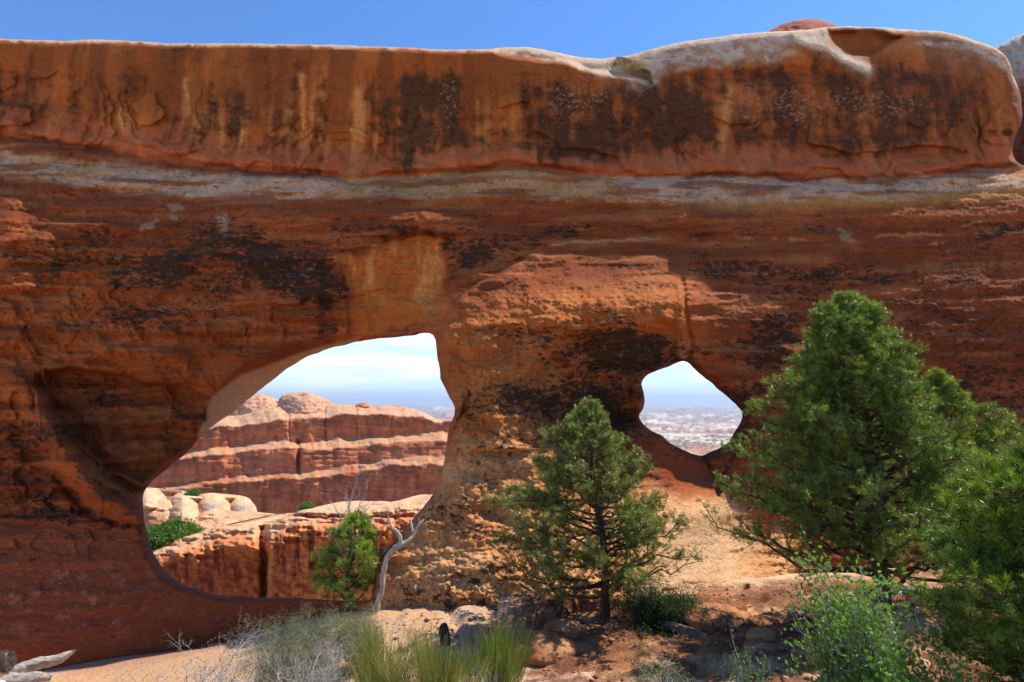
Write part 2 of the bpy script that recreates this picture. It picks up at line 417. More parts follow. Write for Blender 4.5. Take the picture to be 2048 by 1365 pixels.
def blob(x, y, cx, cy, rx, ry, ang=0):
    c, s = math.cos(math.radians(ang)), math.sin(math.radians(ang))
    dx, dy = x - cx, y - cy
    return np.exp(-(((dx * c + dy * s) / rx) ** 2 + ((-dx * s + dy * c) / ry) ** 2))
def warp(px, py, a, s, seed):
    return px + (fbm(px / s, py / s, 3, seed) - .5) * 2 * a, py + (fbm(px / s, py / s, 3, seed + 50) - .5) * 2 * a

STEP_WALL = 2.5
def slick_(px, py):
    return np.clip(blob(px, py, 1400, 1060, 110, 130) * 1.3 + blob(px, py, 1400, 930, 90, 60), 0, 1)
def brk_(px, py):
    return poly_soft([(0, 520), (420, 560), (880, 500), (880, 650), (430, 800), (300, 1100), (0, 1100)], px, py, 40)
def wall_depth(px, py):
    D = wall_base(px, py)
    wx, wy = warp(px, py, 10, 60, 5)
    X = (px - 1024) / 73.0; Z = (808 - py) / 73.0        # metres across the face, for the noise only
    yb = np.interp(wx, brow_x, brow_y)
    # shadowed undercut at the foot of the upper cliff
    s = wy - yb
    D = D + 0.30 * np.exp(-((s - 6) / 9) ** 2) * (0.5 + 0.9 * fbm(X * 0.6, Z * 0.1, 3, 71)) - 0.12 * np.exp(-((s + 16) / 16) ** 2)
    # broad hollows and scallops of the upper cliff
    up = ss(20, -30, s)
    D = D + up * 0.34 * (fbm(X * 0.45, Z * 0.35, 4, 31) - .5)
    sc = noise(X * 1.1 + 4, Z * 0.7, 37); D = D + up * 0.12 * np.abs(sc - .5) * 2
    low = 1 - up
    lf = ss(960, 1100, py) * ss(720, 480, px)
    pil = np.clip(poly_soft([(880, 640), (1060, 560), (1380, 560), (1380, 740), (1260, 780), (1100, 900), (1320, 1000), (1350, 1250), (740, 1250), (850, 1020), (900, 820)], px, py, 60), 0, 1)
    q2 = fbm(X * 1.1 + .4 * fbm(X * 3, Z * 3, 3, 93), Z * 1.9, 4, 94) * 13; f2 = q2 % 1
    D = D + low * (1 - .85 * lf) * .055 * (ss(.75, 1, f2) - f2) * (1 - .8 * slick_(px, py))
    # stratified ledges below the bench
    tilt = Z * 1.0 - X * 0.02
    strat = fbm(X * 0.35, tilt * 3.2, 5, 41)
    D = D - low * (1 - .75 * lf) * (1 - .5 * pil * ss(880, 1000, py)) * (1 - .35 * ss(1380, 1480, px)) * (0.46 - .28 * pil) * (strat - .5) * (1 - .85 * slick_(px, py))
    rr = ridged(X * 1.0, tilt * 3.3, 5, 44)
    D = D - low * (1 - .8 * lf) * (1 - .35 * ss(1380, 1480, px)) * (0.26 - .16 * pil) * (rr - .6) * (1 - .9 * slick_(px, py))
    # rougher, broken rock on the pillar and its foot
    pf = ss(820, 1000, py)
    D = D - pil * (0.32 - .20 * pf) * (ridged(X * 1.2, tilt * (2.6 - 1.1 * .5), 6, 61, .58) - .6) - pil * pf * .20 * (fbm(X * 1.1, Z * 1.2, 5, 62, .6) - .5)
    D = D - pil * (0.20 - .04 * pf) * (fbm(X * 4, Z * 4.5, 5, 64, .65) - .5)
    slick = blob(px, py, 1400, 1060, 90, 90)
    q = fbm(X * .42 + .3 * fbm(X * 2, Z * 2, 3, 91), Z * .5, 3, 92) * 11; fq = q % 1
    D = D + (.10 * (np.floor(q) % 3) + .10 * ss(.86, 1, fq) - .30 * ss(.86, 1, fq) * (np.floor(q) % 3 == 2)) * np.clip(up * ss(-150, -40, s + 30) + .6 * brk_(px, py), 0, 1)
    # step where the pillar stands in front of the lintel
    stepl = [(1115, 462), (1060, 512), (1000, 548), (940, 580), (905, 612), (884, 645), (870, 690)]
    dl, qx, qy, _c = dist_line(np.array(stepl, float), wx, wy, False)
    side = (wx - np.interp(wy, [462, 512, 548, 580, 612, 645, 690], [1115, 1060, 1000, 940, 905, 884, 870]))
    okr = ss(490, 570, wy) * ss(720, 690, wy)
    D = D - 0.40 * ss(-7, 9, side) * np.exp(-np.clip(side, 0, None) / 150) * okr
    D = D + 0.35 * ss(9, -7, side) * np.exp(np.clip(side, None, 0) / 120) * okr
    # pale recessed panel under its ledge
    D = D + 0.30 * poly_soft([(676, 505), (742, 492), (890, 488), (905, 640), (860, 675), (690, 690), (700, 600)], wx, wy, 7)
    D = D + 0.25 * poly_soft([(640, 600), (700, 596), (890, 560), (890, 700), (640, 720)], wx, wy, 8) * 0.6
    D = D - 0.55 * blob(wx, wy, 830, 446, 95, 22, -3)
    D = D + 0.40 * blob(wx, wy, 815, 480, 80, 9, 0)
    D = D - 0.35 * blob(wx, wy, 30, 560, 60, 40) - 0.55 * blob(wx, wy, 5, 470, 36, 60) - 0.30 * blob(wx, wy, 80, 480, 40, 20) - 0.25 * blob(wx, wy, 150, 446, 90, 8)
    D = D + 0.30 * blob(wx, wy, 120, 530, 130, 8) + 0.25 * blob(wx, wy, 60, 590, 90, 8)
    # fallen slab and hollow at the left
    D = D + 0.7 * poly_soft([(92, 748), (160, 738), (250, 752), (330, 772), (425, 792), (395, 880), (290, 962), (215, 940), (140, 860), (100, 800)], wx, wy, 5)
    D = D - 0.25 * poly_soft([(120, 800), (300, 815), (390, 800), (390, 870), (290, 955), (200, 900)], wx, wy, 12) * ridged(X * 1.2, Z * 1.2, 3, 85) * 1.5
    D = D - 0.5 * line_soft([(30, 760), (90, 850), (140, 925), (190, 985), (240, 1015), (285, 1035)], wx, wy, 24) - .28 * poly_soft([(60, 770), (90, 800), (200, 950), (290, 1010), (290, 1045), (200, 1035), (110, 930)], wx, wy, 4)
    D = D + 0.30 * line_soft([(75, 760), (120, 840), (175, 915), (240, 965), (285, 985)], wx, wy, 8)
    D = D + 0.18 * line_soft([(115, 960), (165, 1020), (240, 1048), (280, 1050)], wx, wy, 7)
    brk = poly_soft([(60, 560), (420, 640), (430, 800), (300, 980), (60, 900), (0, 700)], px, py, 40)
    D = D - brk * 0.45 * (ridged(X * 0.9 + Z * .5, Z * 1.1, 4, 88) - .6)
    # cracks
    D = D + 0.14 * line_soft([(1366, 560), (1370, 610), (1377, 650), (1386, 690), (1374, 722)], px, py, 4.5)
    D = D + 0.18 * line_soft([(1403, 914), (1420, 935), (1432, 960), (1436, 992)], px, py, 4)
    D = D + 0.12 * line_soft([(1480, 850), (1472, 900), (1450, 945), (1438, 985)], px, py, 4)
    D = D + 0.22 * line_soft([(940, 785), (925, 830), (905, 870), (898, 905)], px, py, 5)
    D = D - 0.30 * blob(px, py, 1140, 720, 16, 30, -20) + 0.35 * blob(px, py, 1178, 745, 16, 30) + .2 * blob(px, py, 1210, 760, 10, 26)
    D = D - 0.40 * blob(px, py, 1262, 800, 24, 26) + 0.30 * blob(px, py, 1250, 838, 40, 8)
    D = D - 0.30 * poly_soft([(1060, 572), (1330, 566), (1350, 650), (1200, 690), (1080, 650)], wx, wy, 22)
    D = D + 0.55 * poly_soft([(1150, 665), (1350, 650), (1350, 720), (1270, 760), (1270, 850), (1080, 850), (1050, 760)], wx, wy, 16)
    D = D - 0.25 * blob(wx, wy, 1000, 870, 70, 60) + 0.25 * blob(wx, wy, 1010, 905, 60, 8)
    D = D + 0.35 * blob(wx, wy, 990, 1030, 34, 22, 30) - 0.2 * blob(wx, wy, 940, 1000, 40, 40)
    D = D - 0.35 * blob(wx, wy, 1590, 715, 44, 34) 
    # rounded summit blocks at the right
    D = D + 0.55 * poly_soft([(1655, 60), (1760, 62), (1800, 72), (1740, 108), (1700, 116), (1672, 92)], wx, wy, 8)
    D = D - 0.45 * line_soft([(1590, 80), (1650, 95), (1690, 125), (1730, 142)], wx, wy, 14)
    D = D + 0.25 * blob(wx, wy, 1500, 150, 160, 12, -4)
    # slab top that slopes back to catch the sun
    D = D + 0.9 * poly_soft([(930, 90), (1070, 88), (1180, 112), (1230, 112), (1300, 150), (1306, 164), (1200, 146), (1110, 118), (1000, 104)], wx, wy, 5)
    D = D + 0.10 * (fbm(X * 2.2, Z * 3.0, 5, 77) - .5) * (1 - 0.6 * up) * (1 - .8 * slick) * (1 - .7 * lf)
    D = D + 0.035 * (fbm(X * 9, Z * 14, 4, 79, .6) - .5) * (1 - .5 * up) * (1 + pil) * (1 - .7 * lf)
    return D

WALL_ATTR = {}
def wall_col(px, py, V):
    X, Z = V[:, 0], V[:, 2]
    wx, wy = warp(px, py, 14, 55, 105)
    w2x, w2y = warp(px, py, 5, 14, 205)
    yb = np.interp(wx, brow_x, brow_y)
    ys = np.interp(px, [p[0] for p in sky_pts[:38]], [p[1] for p in sky_pts[:38]])
    s = wy - yb
    up = ss(6, -6, s)
    n1 = fbm(X * .7, Z * .7, 5, 301); n2 = fbm(X * 3.1, Z * 4.2, 5, 302, .6); n3 = fbm(X * 8, Z * 15, 4, 303, .6)
    # --- upper cliff
    c = np.zeros((len(px), 3)) + (.33, .115, .032)
    c = mixc(c, (.42, .155, .045), ss(.35, .7, n1))
    drip = fbm(X * 2.4 + .5 * n2, Z * 0.16 + n1 * .4, 5, 311, .55)
    drip2 = fbm(X * 5.5, Z * 0.22 + n1, 4, 312, .6)
    lowhalf = ss(.15, .8, (wy - ys) / np.maximum(yb - ys, 1))
    goldz = 1.25 * np.clip(blob(px, py, 560, 270, 190, 90) * 1.2 + blob(px, py, 300, 300, 220, 50) * .8 + blob(px, py, 720, 270, 60, 90) + .35 * blob(px, py, 950, 260, 200, 80) + .3 * blob(px, py, 1850, 250, 200, 70), 0, 1.3)
    c = mixc(c, (.66, .33, .095), ss(.50, .66, drip) * goldz * (.35 + .65 * lowhalf) * .85)
    c = mixc(c, (.58, .27, .09), ss(.52, .68, drip2) * goldz * .6)
    c = mixc(c, (.17, .062, .02), ss(.52, .34, drip) * .65 * (1 - .6 * lowhalf * (goldz > .3)))
    c = mixc(c, (.20, .08, .025), ss(.45, .62, fbm(X * 1.2, Z * .5, 4, 313)) * ss(.75, .2, lowhalf) * .5)
    for ax, ay, bx, by, w in [(716, 185, 722, 335, 12), (1458, 182, 1438, 342, 13), (1232, 205, 1218, 310, 4), (1110, 180, 1112, 225, 4), (955, 205, 958, 300, 5), (604, 150, 606, 250, 8), (440, 235, 446, 300, 7), (640, 240, 648, 300, 8), (372, 160, 376, 230, 5), (240, 225, 246, 300, 10), (1378, 155, 1380, 215, 5)]:
        c = mixc(c, (.62, .30, .11), line_soft([(ax, ay), (bx, by)], w2x, py, w * .8) * .85)
    # foot of the cliff: pinker bare rock
    ft = ss(-75, -15, s + 34 * (fbm(X * .8, X * 0, 4, 321) - .5) * 2)
    c = mixc(c, (.47, .165, .085), ft * .8)
    c = mixc(c, (.52, .22, .12), ft * ss(.5, .7, drip) * .6)
    # desert varnish on the upper cliff
    tt = (wy - ys) / np.maximum(yb - ys, 1)
    Wv = np.interp(wx, [-300, 0, 120, 230, 330, 430, 520, 600, 690, 740, 850, 905, 935, 1050, 1080, 1150, 1330, 1430, 1462, 1500, 1560, 1640, 1700, 1860, 1930, 2000, 2100],
                   [.3, .42, .40, .42, .25, .5, .35, .1, .40, .72, .72, .95, .38, .36, .85, .95, .9, .8, .45, .9, .9, .62, .8, .78, .45, .35, .4])
    vp = ss(.10, .38, tt) * ss(1.0, .74, tt + .22 * (fbm(X * .9, X * 0, 3, 335) - .5) - .12 * ss(1200, 1100, wx) * ss(1060, 1100, wx))
    vp = np.maximum(vp, .8 * np.exp(-((tt - .12) / .08) ** 2) * ss(400, 480, px) * ss(760, 640, px))
    dr1 = fbm(X * 1.7 + .25 * n1, Z * .22, 5, 336, .6); dr2 = fbm(X * 6, Z * .8, 4, 337, .6)
    vden = .92 * Wv * vp + 1.1 * (dr1 - .5) + .5 * (dr2 - .5) + 1.0 * (n2 - .5) + 1.0 * (fbm(X * 1.0, Z * .9, 5, 338, .6) - .5)
    vm = ss(.42, .86, vden)
    c = mixc(c, np.array((.15, .055, .020)), ss(.22, .55, vden) * .55)
    c = mixc(c, np.array((.062, .031, .017)), vm * .80)
    var_up = ss(.35, .8, vden) * .62
    lic_up = np.clip(blob(px, py, 1150, 200, 90, 60) + blob(px, py, 1580, 210, 60, 50) + blob(px, py, 1760, 210, 160, 45) + blob(px, py, 1500, 215, 30, 60) + blob(px, py, 900, 200, 30, 80) + .3 * blob(px, py, 1300, 180, 80, 40), 0, 1)
    # --- bench and everything below
    lo = np.zeros((len(px), 3)) + (.23, .078, .034)
    lo = mixc(lo, (.31, .115, .048), ss(.40, .68, n1) * .8)
    leftw = ss(760, 300, px) * ss(440, 520, py)
    lo = mixc(lo, (.29, .10, .030), leftw * .8)
    bed = fbm(X * .5, Z * 5.5 - X * .1, 5, 341)
    lfc = ss(960, 1100, py) * ss(720, 480, px)
    lo = mixc(lo, (.14, .05, .028), ss(.5, .72, bed) * .55 * (1 - .8 * lfc))
    lo = mixc(lo, (.40, .18, .08), ss(.48, .30, bed) * .5)
    # pillar and foot: pale rock, the foot's sunlight painted in as extra brightness
    tan = np.clip(poly_soft([(880, 640), (1060, 590), (1380, 560), (1400, 700), (1250, 740), (1080, 830), (1100, 900), (1330, 1000), (1600, 1000), (1600, 1300), (700, 1300), (820, 1050), (890, 900), (890, 760)], wx, wy, 45), 0, 1)
    lo = mixc(lo, (.46, .175, .055), tan * .85)
    lo = mixc(lo, (.66, .34, .15), tan * .85 * ss(820, 960, py))
    lo = mixc(lo, (.74, .43, .20), tan * ss(.38, .60, fbm(X * 1.5, Z * 2.0, 5, 345)) * (.15 + .6 * ss(800, 1000, py)))
    sill = np.clip(blob(wx, wy, 1410, 1080, 100, 95) + blob(wx, wy, 1380, 1180, 120, 60), 0, 1)
    lo = mixc(lo, (.62, .40, .24), sill * .9)
    lo = mixc(lo, (.30, .10, .05), poly_soft([(1300, 880), (1403, 905), (1470, 880), (1560, 920), (1540, 1100), (1460, 1000), (1320, 990)], wx, wy, 14) * .75)  # shade below the window painted in as a darker red
    # panel with pale run-off under the left ledge
    w3x, w3y = warp(px, py, 34, 70, 405)
    pan = poly_soft([(668, 500), (742, 492), (890, 488), (900, 560), (890, 655), (760, 680), (690, 690), (696, 600)], w3x, w3y, 12)
    lo = mixc(lo, (.50, .20, .055), pan * .85)
    lo = mixc(lo, (.64, .33, .11), pan * ss(.45, .66, fbm(X * 3, Z * .8, 4, 351)) * ss(640, 560, py) * .85)
    lo = mixc(lo, (.44, .17, .075), poly_soft([(400, 880), (430, 790), (620, 705), (880, 640), (900, 700), (600, 800), (420, 900)], wx, wy, 8) * .7)
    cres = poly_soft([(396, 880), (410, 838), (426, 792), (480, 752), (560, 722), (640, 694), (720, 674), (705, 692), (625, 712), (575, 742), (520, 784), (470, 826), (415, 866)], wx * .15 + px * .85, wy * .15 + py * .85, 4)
    lo = mixc(lo, (.60, .38, .24), cres * .9)  # bounce light on the arch underside, painted as paler bare rock
    # purple brown foot of the left wall
    lfoot = ss(1000, 1120, wy + .15 * px) * ss(720, 560, px)
    lo = mixc(lo, (.23, .085, .05), lfoot * .8)
    lo = mixc(lo, (.40, .21, .15), lfoot * ss(.60, .70, fbm(X * 5, Z * 7, 4, 361, .6)) * blob(px, py, 120, 1200, 180, 80) * .8)
    # black speckled varnish: density map then ragged specks
    den = .34 + 0 * px
    den = den + .45 * ss(.42, .62, fbm(X * .5, Z * 1.4, 4, 371)) * ss(400, 460, py)
    for b, a in [((400, 500, 300, 55), .42), ((560, 560, 160, 60), .6), ((650, 580, 60, 50), .7), ((250, 560, 220, 60), .3), ((950, 520, 80, 50), .6), ((1080, 475, 90, 25), .3), ((870, 470, 200, 20), .2), ((640, 660, 60, 24), .6), ((420, 640, 120, 30), .3), ((120, 640, 160, 30), .35),
                 ((1240, 690, 90, 38), .95), ((1270, 720, 60, 30), .9), ((1100, 790, 110, 50), .65), ((1230, 820, 60, 40), .65), ((1160, 850, 60, 30), .5), ((1600, 540, 200, 20), .35), ((1900, 700, 200, 110), .42), ((1520, 760, 90, 90), .40), ((1560, 700, 70, 60), .40), ((1700, 600, 300, 60), .22), ((2000, 520, 90, 90), .35),
                 ((60, 960, 60, 70), .35), ((150, 1040, 100, 40), .4), ((60, 860, 60, 40), .4), ((200, 790, 100, 25), .6), ((330, 860, 50, 40), .3), ((920, 830, 30, 60), .35), ((960, 1150, 150, 90), .22), ((850, 1120, 60, 60), .3), ((1050, 1230, 150, 30), .5), ((880, 1200, 70, 20), .3), ((60, 1180, 90, 60), .3)]:
        den = den + a * blob(wx, wy, *b)
    den = den - 1.0 * cres - .6 * pan - .35 * sill - .25 * lfoot
    den = den * .74 + .7 * (fbm(X * .9, Z * 2.4, 5, 383) - .5) - .25 * tan * ss(.9, .3, den)
    lo = mixc(lo, (.10, .05, .02), ss(.7, 1.35, den + 1.2 * (n2 - .5)) * .5)
    var_lo = np.clip(den, 0, 1.1)
    lic_lo = np.clip(.15 + .25 * den, 0, 1) + .5 * blob(px, py, 380, 600, 120, 60) + .4 * blob(px, py, 600, 550, 60, 40) + .5 * blob(px, py, 160, 650, 60, 30) + .35 * lfoot
    # small pale scars
    for cx_, cy_, rx_, ry_, an in [(447, 448, 14, 22, 0), (352, 415, 14, 9, 0), (347, 437, 8, 6, 0), (300, 450, 22, 8, -30), (1692, 472, 22, 10, 35), (870, 618, 14, 4, 0)]:
        lo = mixc(lo, (.40, .27, .19), ss(.30, .75, blob(w2x, w2y, cx_, cy_, rx_ * 1.2, ry_ * 1.2, an) + .9 * (n3 - .5)) * .6)
    lo = mixc(lo, (.52, .30, .17), line_soft([(1100, 488), (1300, 478), (1500, 478), (1640, 482), (1800, 470), (2048, 466)], px, w2y, 2.5) * ss(.4, .6, fbm(X * 1.5, Z * 0, 3, 395)) * .7)
    # the pale bench
    bx_ = [-300, 0, 200, 400, 600, 800, 1000, 1200, 1350, 1450, 1600, 1800, 2048, 2400]
    bt = np.interp(wx, bx_, [270, 300, 328, 348, 356, 352, 340, 352, 352, 352, 350, 346, 335, 350])
    bb = np.interp(wx, bx_, [325, 350, 378, 396, 396, 398, 392, 396, 402, 408, 402, 398, 380, 390])
    bw = 26 * (fbm(X * .8, Z * 2.5, 5, 403, .6) - .5)
    bm = ss(-9, 8, w2y - bt + bw) * ss(10, -8, w2y - bb + bw) * (1 - .75 * ss(.52, .66, fbm(X * .55, Z * 4.5, 5, 404)))
    white = np.interp(px, [-300, 0, 250, 380, 560, 700, 1000, 1180, 1320, 1500, 2048, 2400], [.5, .45, .5, .9, .9, .35, .0, .2, .95, .95, .8, .7])
    grey = np.stack([.52 + 0 * px, .33 + 0 * px, .225 + 0 * px], 1) * (0.8 + .45 * n2)[:, None]
    tn = np.stack([.46 + 0 * px, .27 + 0 * px, .13 + 0 * px], 1) * (0.75 + .5 * n2)[:, None]
    wm = ss(.25, .6, white + .5 * (n1 - .5) + .5 * (fbm(X * .8, Z * 3, 4, 401) - .5) + .25 * ss(14, -10, w2y - bb) - .25)
    bc = tn * (1 - wm[:, None]) + grey * wm[:, None]
    bc = mixc(bc, (.12, .06, .045), ss(.0, .08, .14 + .5 * fbm(X * 2.5, Z * 12, 5, 402, .6) + .5 * n3 - .74) * .7)
    lo = lo * (1 - bm[:, None] * .93) + bc * bm[:, None] * .93
    yel = ss(-14, 2, w2y - bb) * ss(26, 6, w2y - bb) * ss(1250, 1500, px)
    lo = mixc(lo, (.50, .27, .08), yel * .6)
    cc = c * up[:, None] + lo * (1 - up[:, None])
    WALL_ATTR['Var'] = var_up * up + var_lo * (1 - up) * (1 - .75 * bm)
    WALL_ATTR['Lic'] = lic_up * 1.1 * up + lic_lo * (1 - up) * (1 - bm)
    # thin line of shade painted along the undercut
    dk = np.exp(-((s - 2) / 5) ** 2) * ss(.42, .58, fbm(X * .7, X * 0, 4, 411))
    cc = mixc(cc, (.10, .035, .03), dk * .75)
    # pale summit skin
    sk = ss(1200, 1300, px) * ss(2060, 2030, px)
    dep = w2y - ys
    wskin = ss(80, 18, dep + 70 * (n1 - .5) + 50 * (fbm(X * 2, Z * 3, 4, 421) - .5)) * sk * (1 - .75 * ss(1640, 1760, px))
    wskin = np.maximum(wskin, line_soft([(1560, 75), (1620, 85), (1670, 110), (1730, 142)], w2x, w2y, 15))
    wskin = np.maximum(wskin, poly_soft([(1810, 80), (1930, 85), (2000, 110), (2020, 145), (1950, 105), (1880, 98)], w2x, w2y, 8))
    wskin = wskin * (1 - poly_soft([(1655, 62), (1760, 62), (1820, 76), (1740, 110), (1700, 116), (1672, 92)], wx, wy, 6))
    cc = mixc(cc, np.array((.52, .39, .31)), wskin * (.5 + .6 * ss(.40, .58, fbm(X * 3, Z * 5, 5, 422, .65))))
    lit_ = line_soft([(1560, 75), (1620, 85), (1670, 110), (1730, 142)], w2x, w2y, 12); cc = mixc(cc, (.62, .47, .36), lit_ * .8)  # sunlit streak on the ridge, painted into the colour
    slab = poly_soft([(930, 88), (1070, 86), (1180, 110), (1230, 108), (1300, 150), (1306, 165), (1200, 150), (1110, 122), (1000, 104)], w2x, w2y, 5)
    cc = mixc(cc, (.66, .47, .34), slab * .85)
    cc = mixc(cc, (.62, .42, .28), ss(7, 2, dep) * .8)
    pale = np.clip((cc[:, 1] / cc[:, 0] - .36) / .30, 0, 1)
    cc = cc * (1 + .14 * (1 - up) * (1 - .8 * pale))[:, None] * np.stack([1.0 + 0 * pale, .68 + .30 * pale, .42 + .46 * pale], 1)
    return np.clip(cc * (0.86 + .28 * n2)[:, None], .004, .9)

def wall_back(px, py, Vf):
    x, y, z = Vf.T
    Yb = 19.2 + 0.5 * np.sin(x * .4)
    w = ss(7.5, 3.5, z)
    s = 1 + (Yb / y - 1) * w * 1.03
    zt = np.where(w < 1, z * s - (1 - w) * 0.7, z * s)
    return np.stack([x * s, Yb, zt], 1)
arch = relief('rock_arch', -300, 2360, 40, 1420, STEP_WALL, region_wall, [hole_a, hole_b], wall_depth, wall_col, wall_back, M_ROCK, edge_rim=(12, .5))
for k_, v_ in WALL_ATTR.items(): add_float(arch, k_, v_)
tag(arch, 'huge red sandstone wall pierced by one large arch opening and one small window', 'rock arch')

# ------------------------------------------------------------------ ground in front of and under the wall
G = [(100, 1372, 11.7), (230, 1351, 11.8), (376, 1312, 12.0), (523, 1280, 12.1), (600, 1255, 12.1), (670, 1233, 11.7), (750, 1223, 10.85), (800, 1216, 11.2), (860, 1222, 10.6), (300, 1376, 10.5), (500, 1320, 10.6), (700, 1262, 10.8), (600, 1365, 8.8), (850, 1262, 9.8),
     (230, 1312, 13.0), (347, 1302, 13.0), (0, 1352, 12.4), (440, 1290, 12.9),
     (1000, 1225, 10.0), (1100, 1215, 9.9), (1000, 1290, 9.0), (1100, 1310, 8.6), (1215, 1243, 9.5), (1250, 1300, 8.4), (1400, 1212, 10.2), (1500, 1214, 9.9), (1400, 1280, 8.4), (1600, 1224, 9.2), (1765, 1210, 8.0), (1900, 1220, 8.4), (2040, 1260, 7.6),
     (2300, 1240, 8), (-300, 1372, 11.9), (-100, 1372, 11.8)]
GP, GV = [], []
for a_, b_, d_ in G:
    p = at(a_, b_, d_); GP.append((p.x, p.y)); GV.append(p.z)
for x_, y_, z_ in [(0, 0, -1.75), (-4, 1, -2.4), (4, 1, -1.7), (0, 3, -2.35), (-2.5, 6, -3.35), (0, 6, -3.15), (2.5, 6, -2.9), (4.5, 5, -2.5), (-4.8, 5.2, -3.85), (-9, 5, -4.6), (-13, 8, -5.6), (9, 5, -2.2), (12, 9, -2.6),
                   (-12, 14, -5.9), (-7.5, 14, -5.75), (-4, 14, -4.9), (0, 14.5, -4.6), (5, 14, -4.0), (12, 14, -3.6), (-12, 20, -7), (-4, 20, -7.5), (5, 20, -6.5), (12, 20, -6.5), (-5.5, 13.3, -4.95)]:
    GP.append((x_, y_)); GV.append(z_)
ground_base = tps(GP, GV, 1e-4)
def ground_h(x, y):
    x = np.asarray(x, float); y = np.asarray(y, float)
    z = ground_base(x, y)
    r = fbm(x * .5, y * .5, 4, 501) - .5
    rough = ss(-3.5, 0, x) * ss(13, 11, y)
    z = z + .16 * r * (0.3 + rough) + .09 * (fbm(x * 2.2, y * 2.2, 5, 503, .58) - .5) * (.2 + rough) - .10 * (ridged(x * 1.1, y * 1.7, 6, 505, .6) - .6) * (.15 + rough) + .05 * (fbm(x * 8, y * 8, 3, 506, .6) - .5) * rough
    # small ledges of bare rock in the terrace right of the centre
    t = z * 5.5 + fbm(x * .8, y * .8, 3, 507) * 1.5
    z = z + rough * .16 * (fbm(x * 1.5 + 3, y * 2.5, 6, 508, .62) - .5) + rough * (.16 * ss(.0, .25, t % 1) - .16 * (t % 1))
    return z
def gz(x, y): return float(ground_h(np.array([x]), np.array([y]))[0])
xs = np.concatenate([np.arange(-40, -13, .5), np.arange(-13, 12, .055), np.arange(12, 40, .5)])
ys_ = np.concatenate([np.arange(-10, 3.5, .3), np.arange(3.5, 14.5, .05), np.arange(14.5, 21, .4)])
GX, GY = np.meshgrid(xs, ys_)
GZ = ground_base(np.clip(GX, -13.5, 13), np.clip(GY, -2, 20))
GZ = ground_h(np.clip(GX, -13.5, 13), np.clip(GY, -2, 20))
ny, nx = GX.shape; ii = np.arange(ny * nx).reshape(ny, nx)
GQ = np.stack([ii[:-1, :-1].ravel(), ii[:-1, 1:].ravel(), ii[1:, 1:].ravel(), ii[1:, :-1].ravel()], 1)
gx, gy, gzv = GX.ravel(), GY.ravel(), GZ.ravel()
gc = np.zeros((len(gx), 3)) + (.58, .33, .165)
gc = mixc(gc, (.64, .42, .26), ss(.4, .65, fbm(gx * .5, gy * .5, 4, 511)))
redsoil_shade = ss(-1.5, .8, gx + 1.2 * (fbm(gx * .8, gy * .8, 4, 512) - .5)) * ss(12, 10.4, gy)  # red soil, darkened below to stand in for tree shade
gc = mixc(gc, (.30, .115, .045), redsoil_shade * ss(.70, .46, fbm(gx * .9, gy * 1.4, 5, 515, .6)) * .9)
gc = mixc(gc, (.17, .06, .028), redsoil_shade * ss(.46, .62, fbm(gx * 2.5, gy * 2.5, 5, 513, .65)) * .85)
gc = mixc(gc, (.10, .06, .04), ss(.60, .70, fbm(gx * 6, gy * 9, 4, 514, .6)) * .5 * (.25 + .75 * redsoil_shade))
gc = mixc(gc, (.38, .19, .13), ss(11.6, 12.6, gy) * ss(-2, -4, gx) * .7)  # the wall's shadow on the left floor, painted into the colour
ground = make_mesh('ground', np.stack([gx, gy, gzv], 1), GQ.ravel(), np.full(len(GQ), 4), M_SOIL, gc)
tag(ground, kind='structure')

# ------------------------------------------------------------------ tiered background rock
def tiers(lines, x, y):
    """depth between successive outlines (each: points, depth), measured down the face"""
    Y = [np.interp(x, [p[0] for p in l], [p[1] for p in l]) for l, d in lines]
    for k in range(1, len(Y)): Y[k] = np.maximum(Y[k], Y[k - 1] + .8)
    D = np.full(x.shape, lines[0][1], float)
    for k in range(len(lines) - 1):
        t = np.clip((y - Y[k]) / (Y[k + 1] - Y[k]), 0, 1); t = t + (1 - t) * t * (.55 if lines[k][1] - lines[k + 1][1] < 2 else -.25)
        m = y >= Y[k]
        D = np.where(m, lines[k][1] * (1 - t) + lines[k + 1][1] * t, D)
    return D
def flat_back(extra, up=0.0):
    def f(px, py, Vf):
        x, y, z = Vf.T
        return np.stack([x * 1.0, y + extra, z - up], 1)
    return f

# far fins
T0 = [(100, 830), (470, 832), (560, 812), (660, 808), (712, 811), (745, 811), (800, 812), (830, 818), (850, 826), (870, 838), (895, 840), (940, 842)]
T1 = [(100, 880), (380, 872), (441, 852), (518, 848), (577, 840), (650, 833), (717, 829), (790, 831), (841, 833), (870, 846), (940, 848)]
T2 = [(100, 950), (305, 925), (356, 910), (450, 894), (594, 883), (679, 876), (713, 879), (790, 870), (892, 866), (940, 866)]
T3 = [(100, 962), (305, 936), (356, 920), (450, 909), (594, 895), (679, 892), (713, 895), (790, 886), (892, 884), (940, 884)]
T4 = [(100, 1000), (305, 976), (407, 963), (484, 954), (560, 946), (628, 940), (684, 930), (709, 932), (807, 917), (887, 914), (940, 914)]
T5 = [(100, 1012), (305, 986), (407, 973), (484, 965), (560, 959), (628, 954), (684, 947), (709, 946), (807, 932), (887, 930), (940, 930)]
T6 = [(100, 1130), (940, 1130)]
fin_lines = [(T0, 122), (T1, 113), (T2, 112.5), (T3, 106), (T4, 104.5), (T5, 101.5), (T6, 100)]
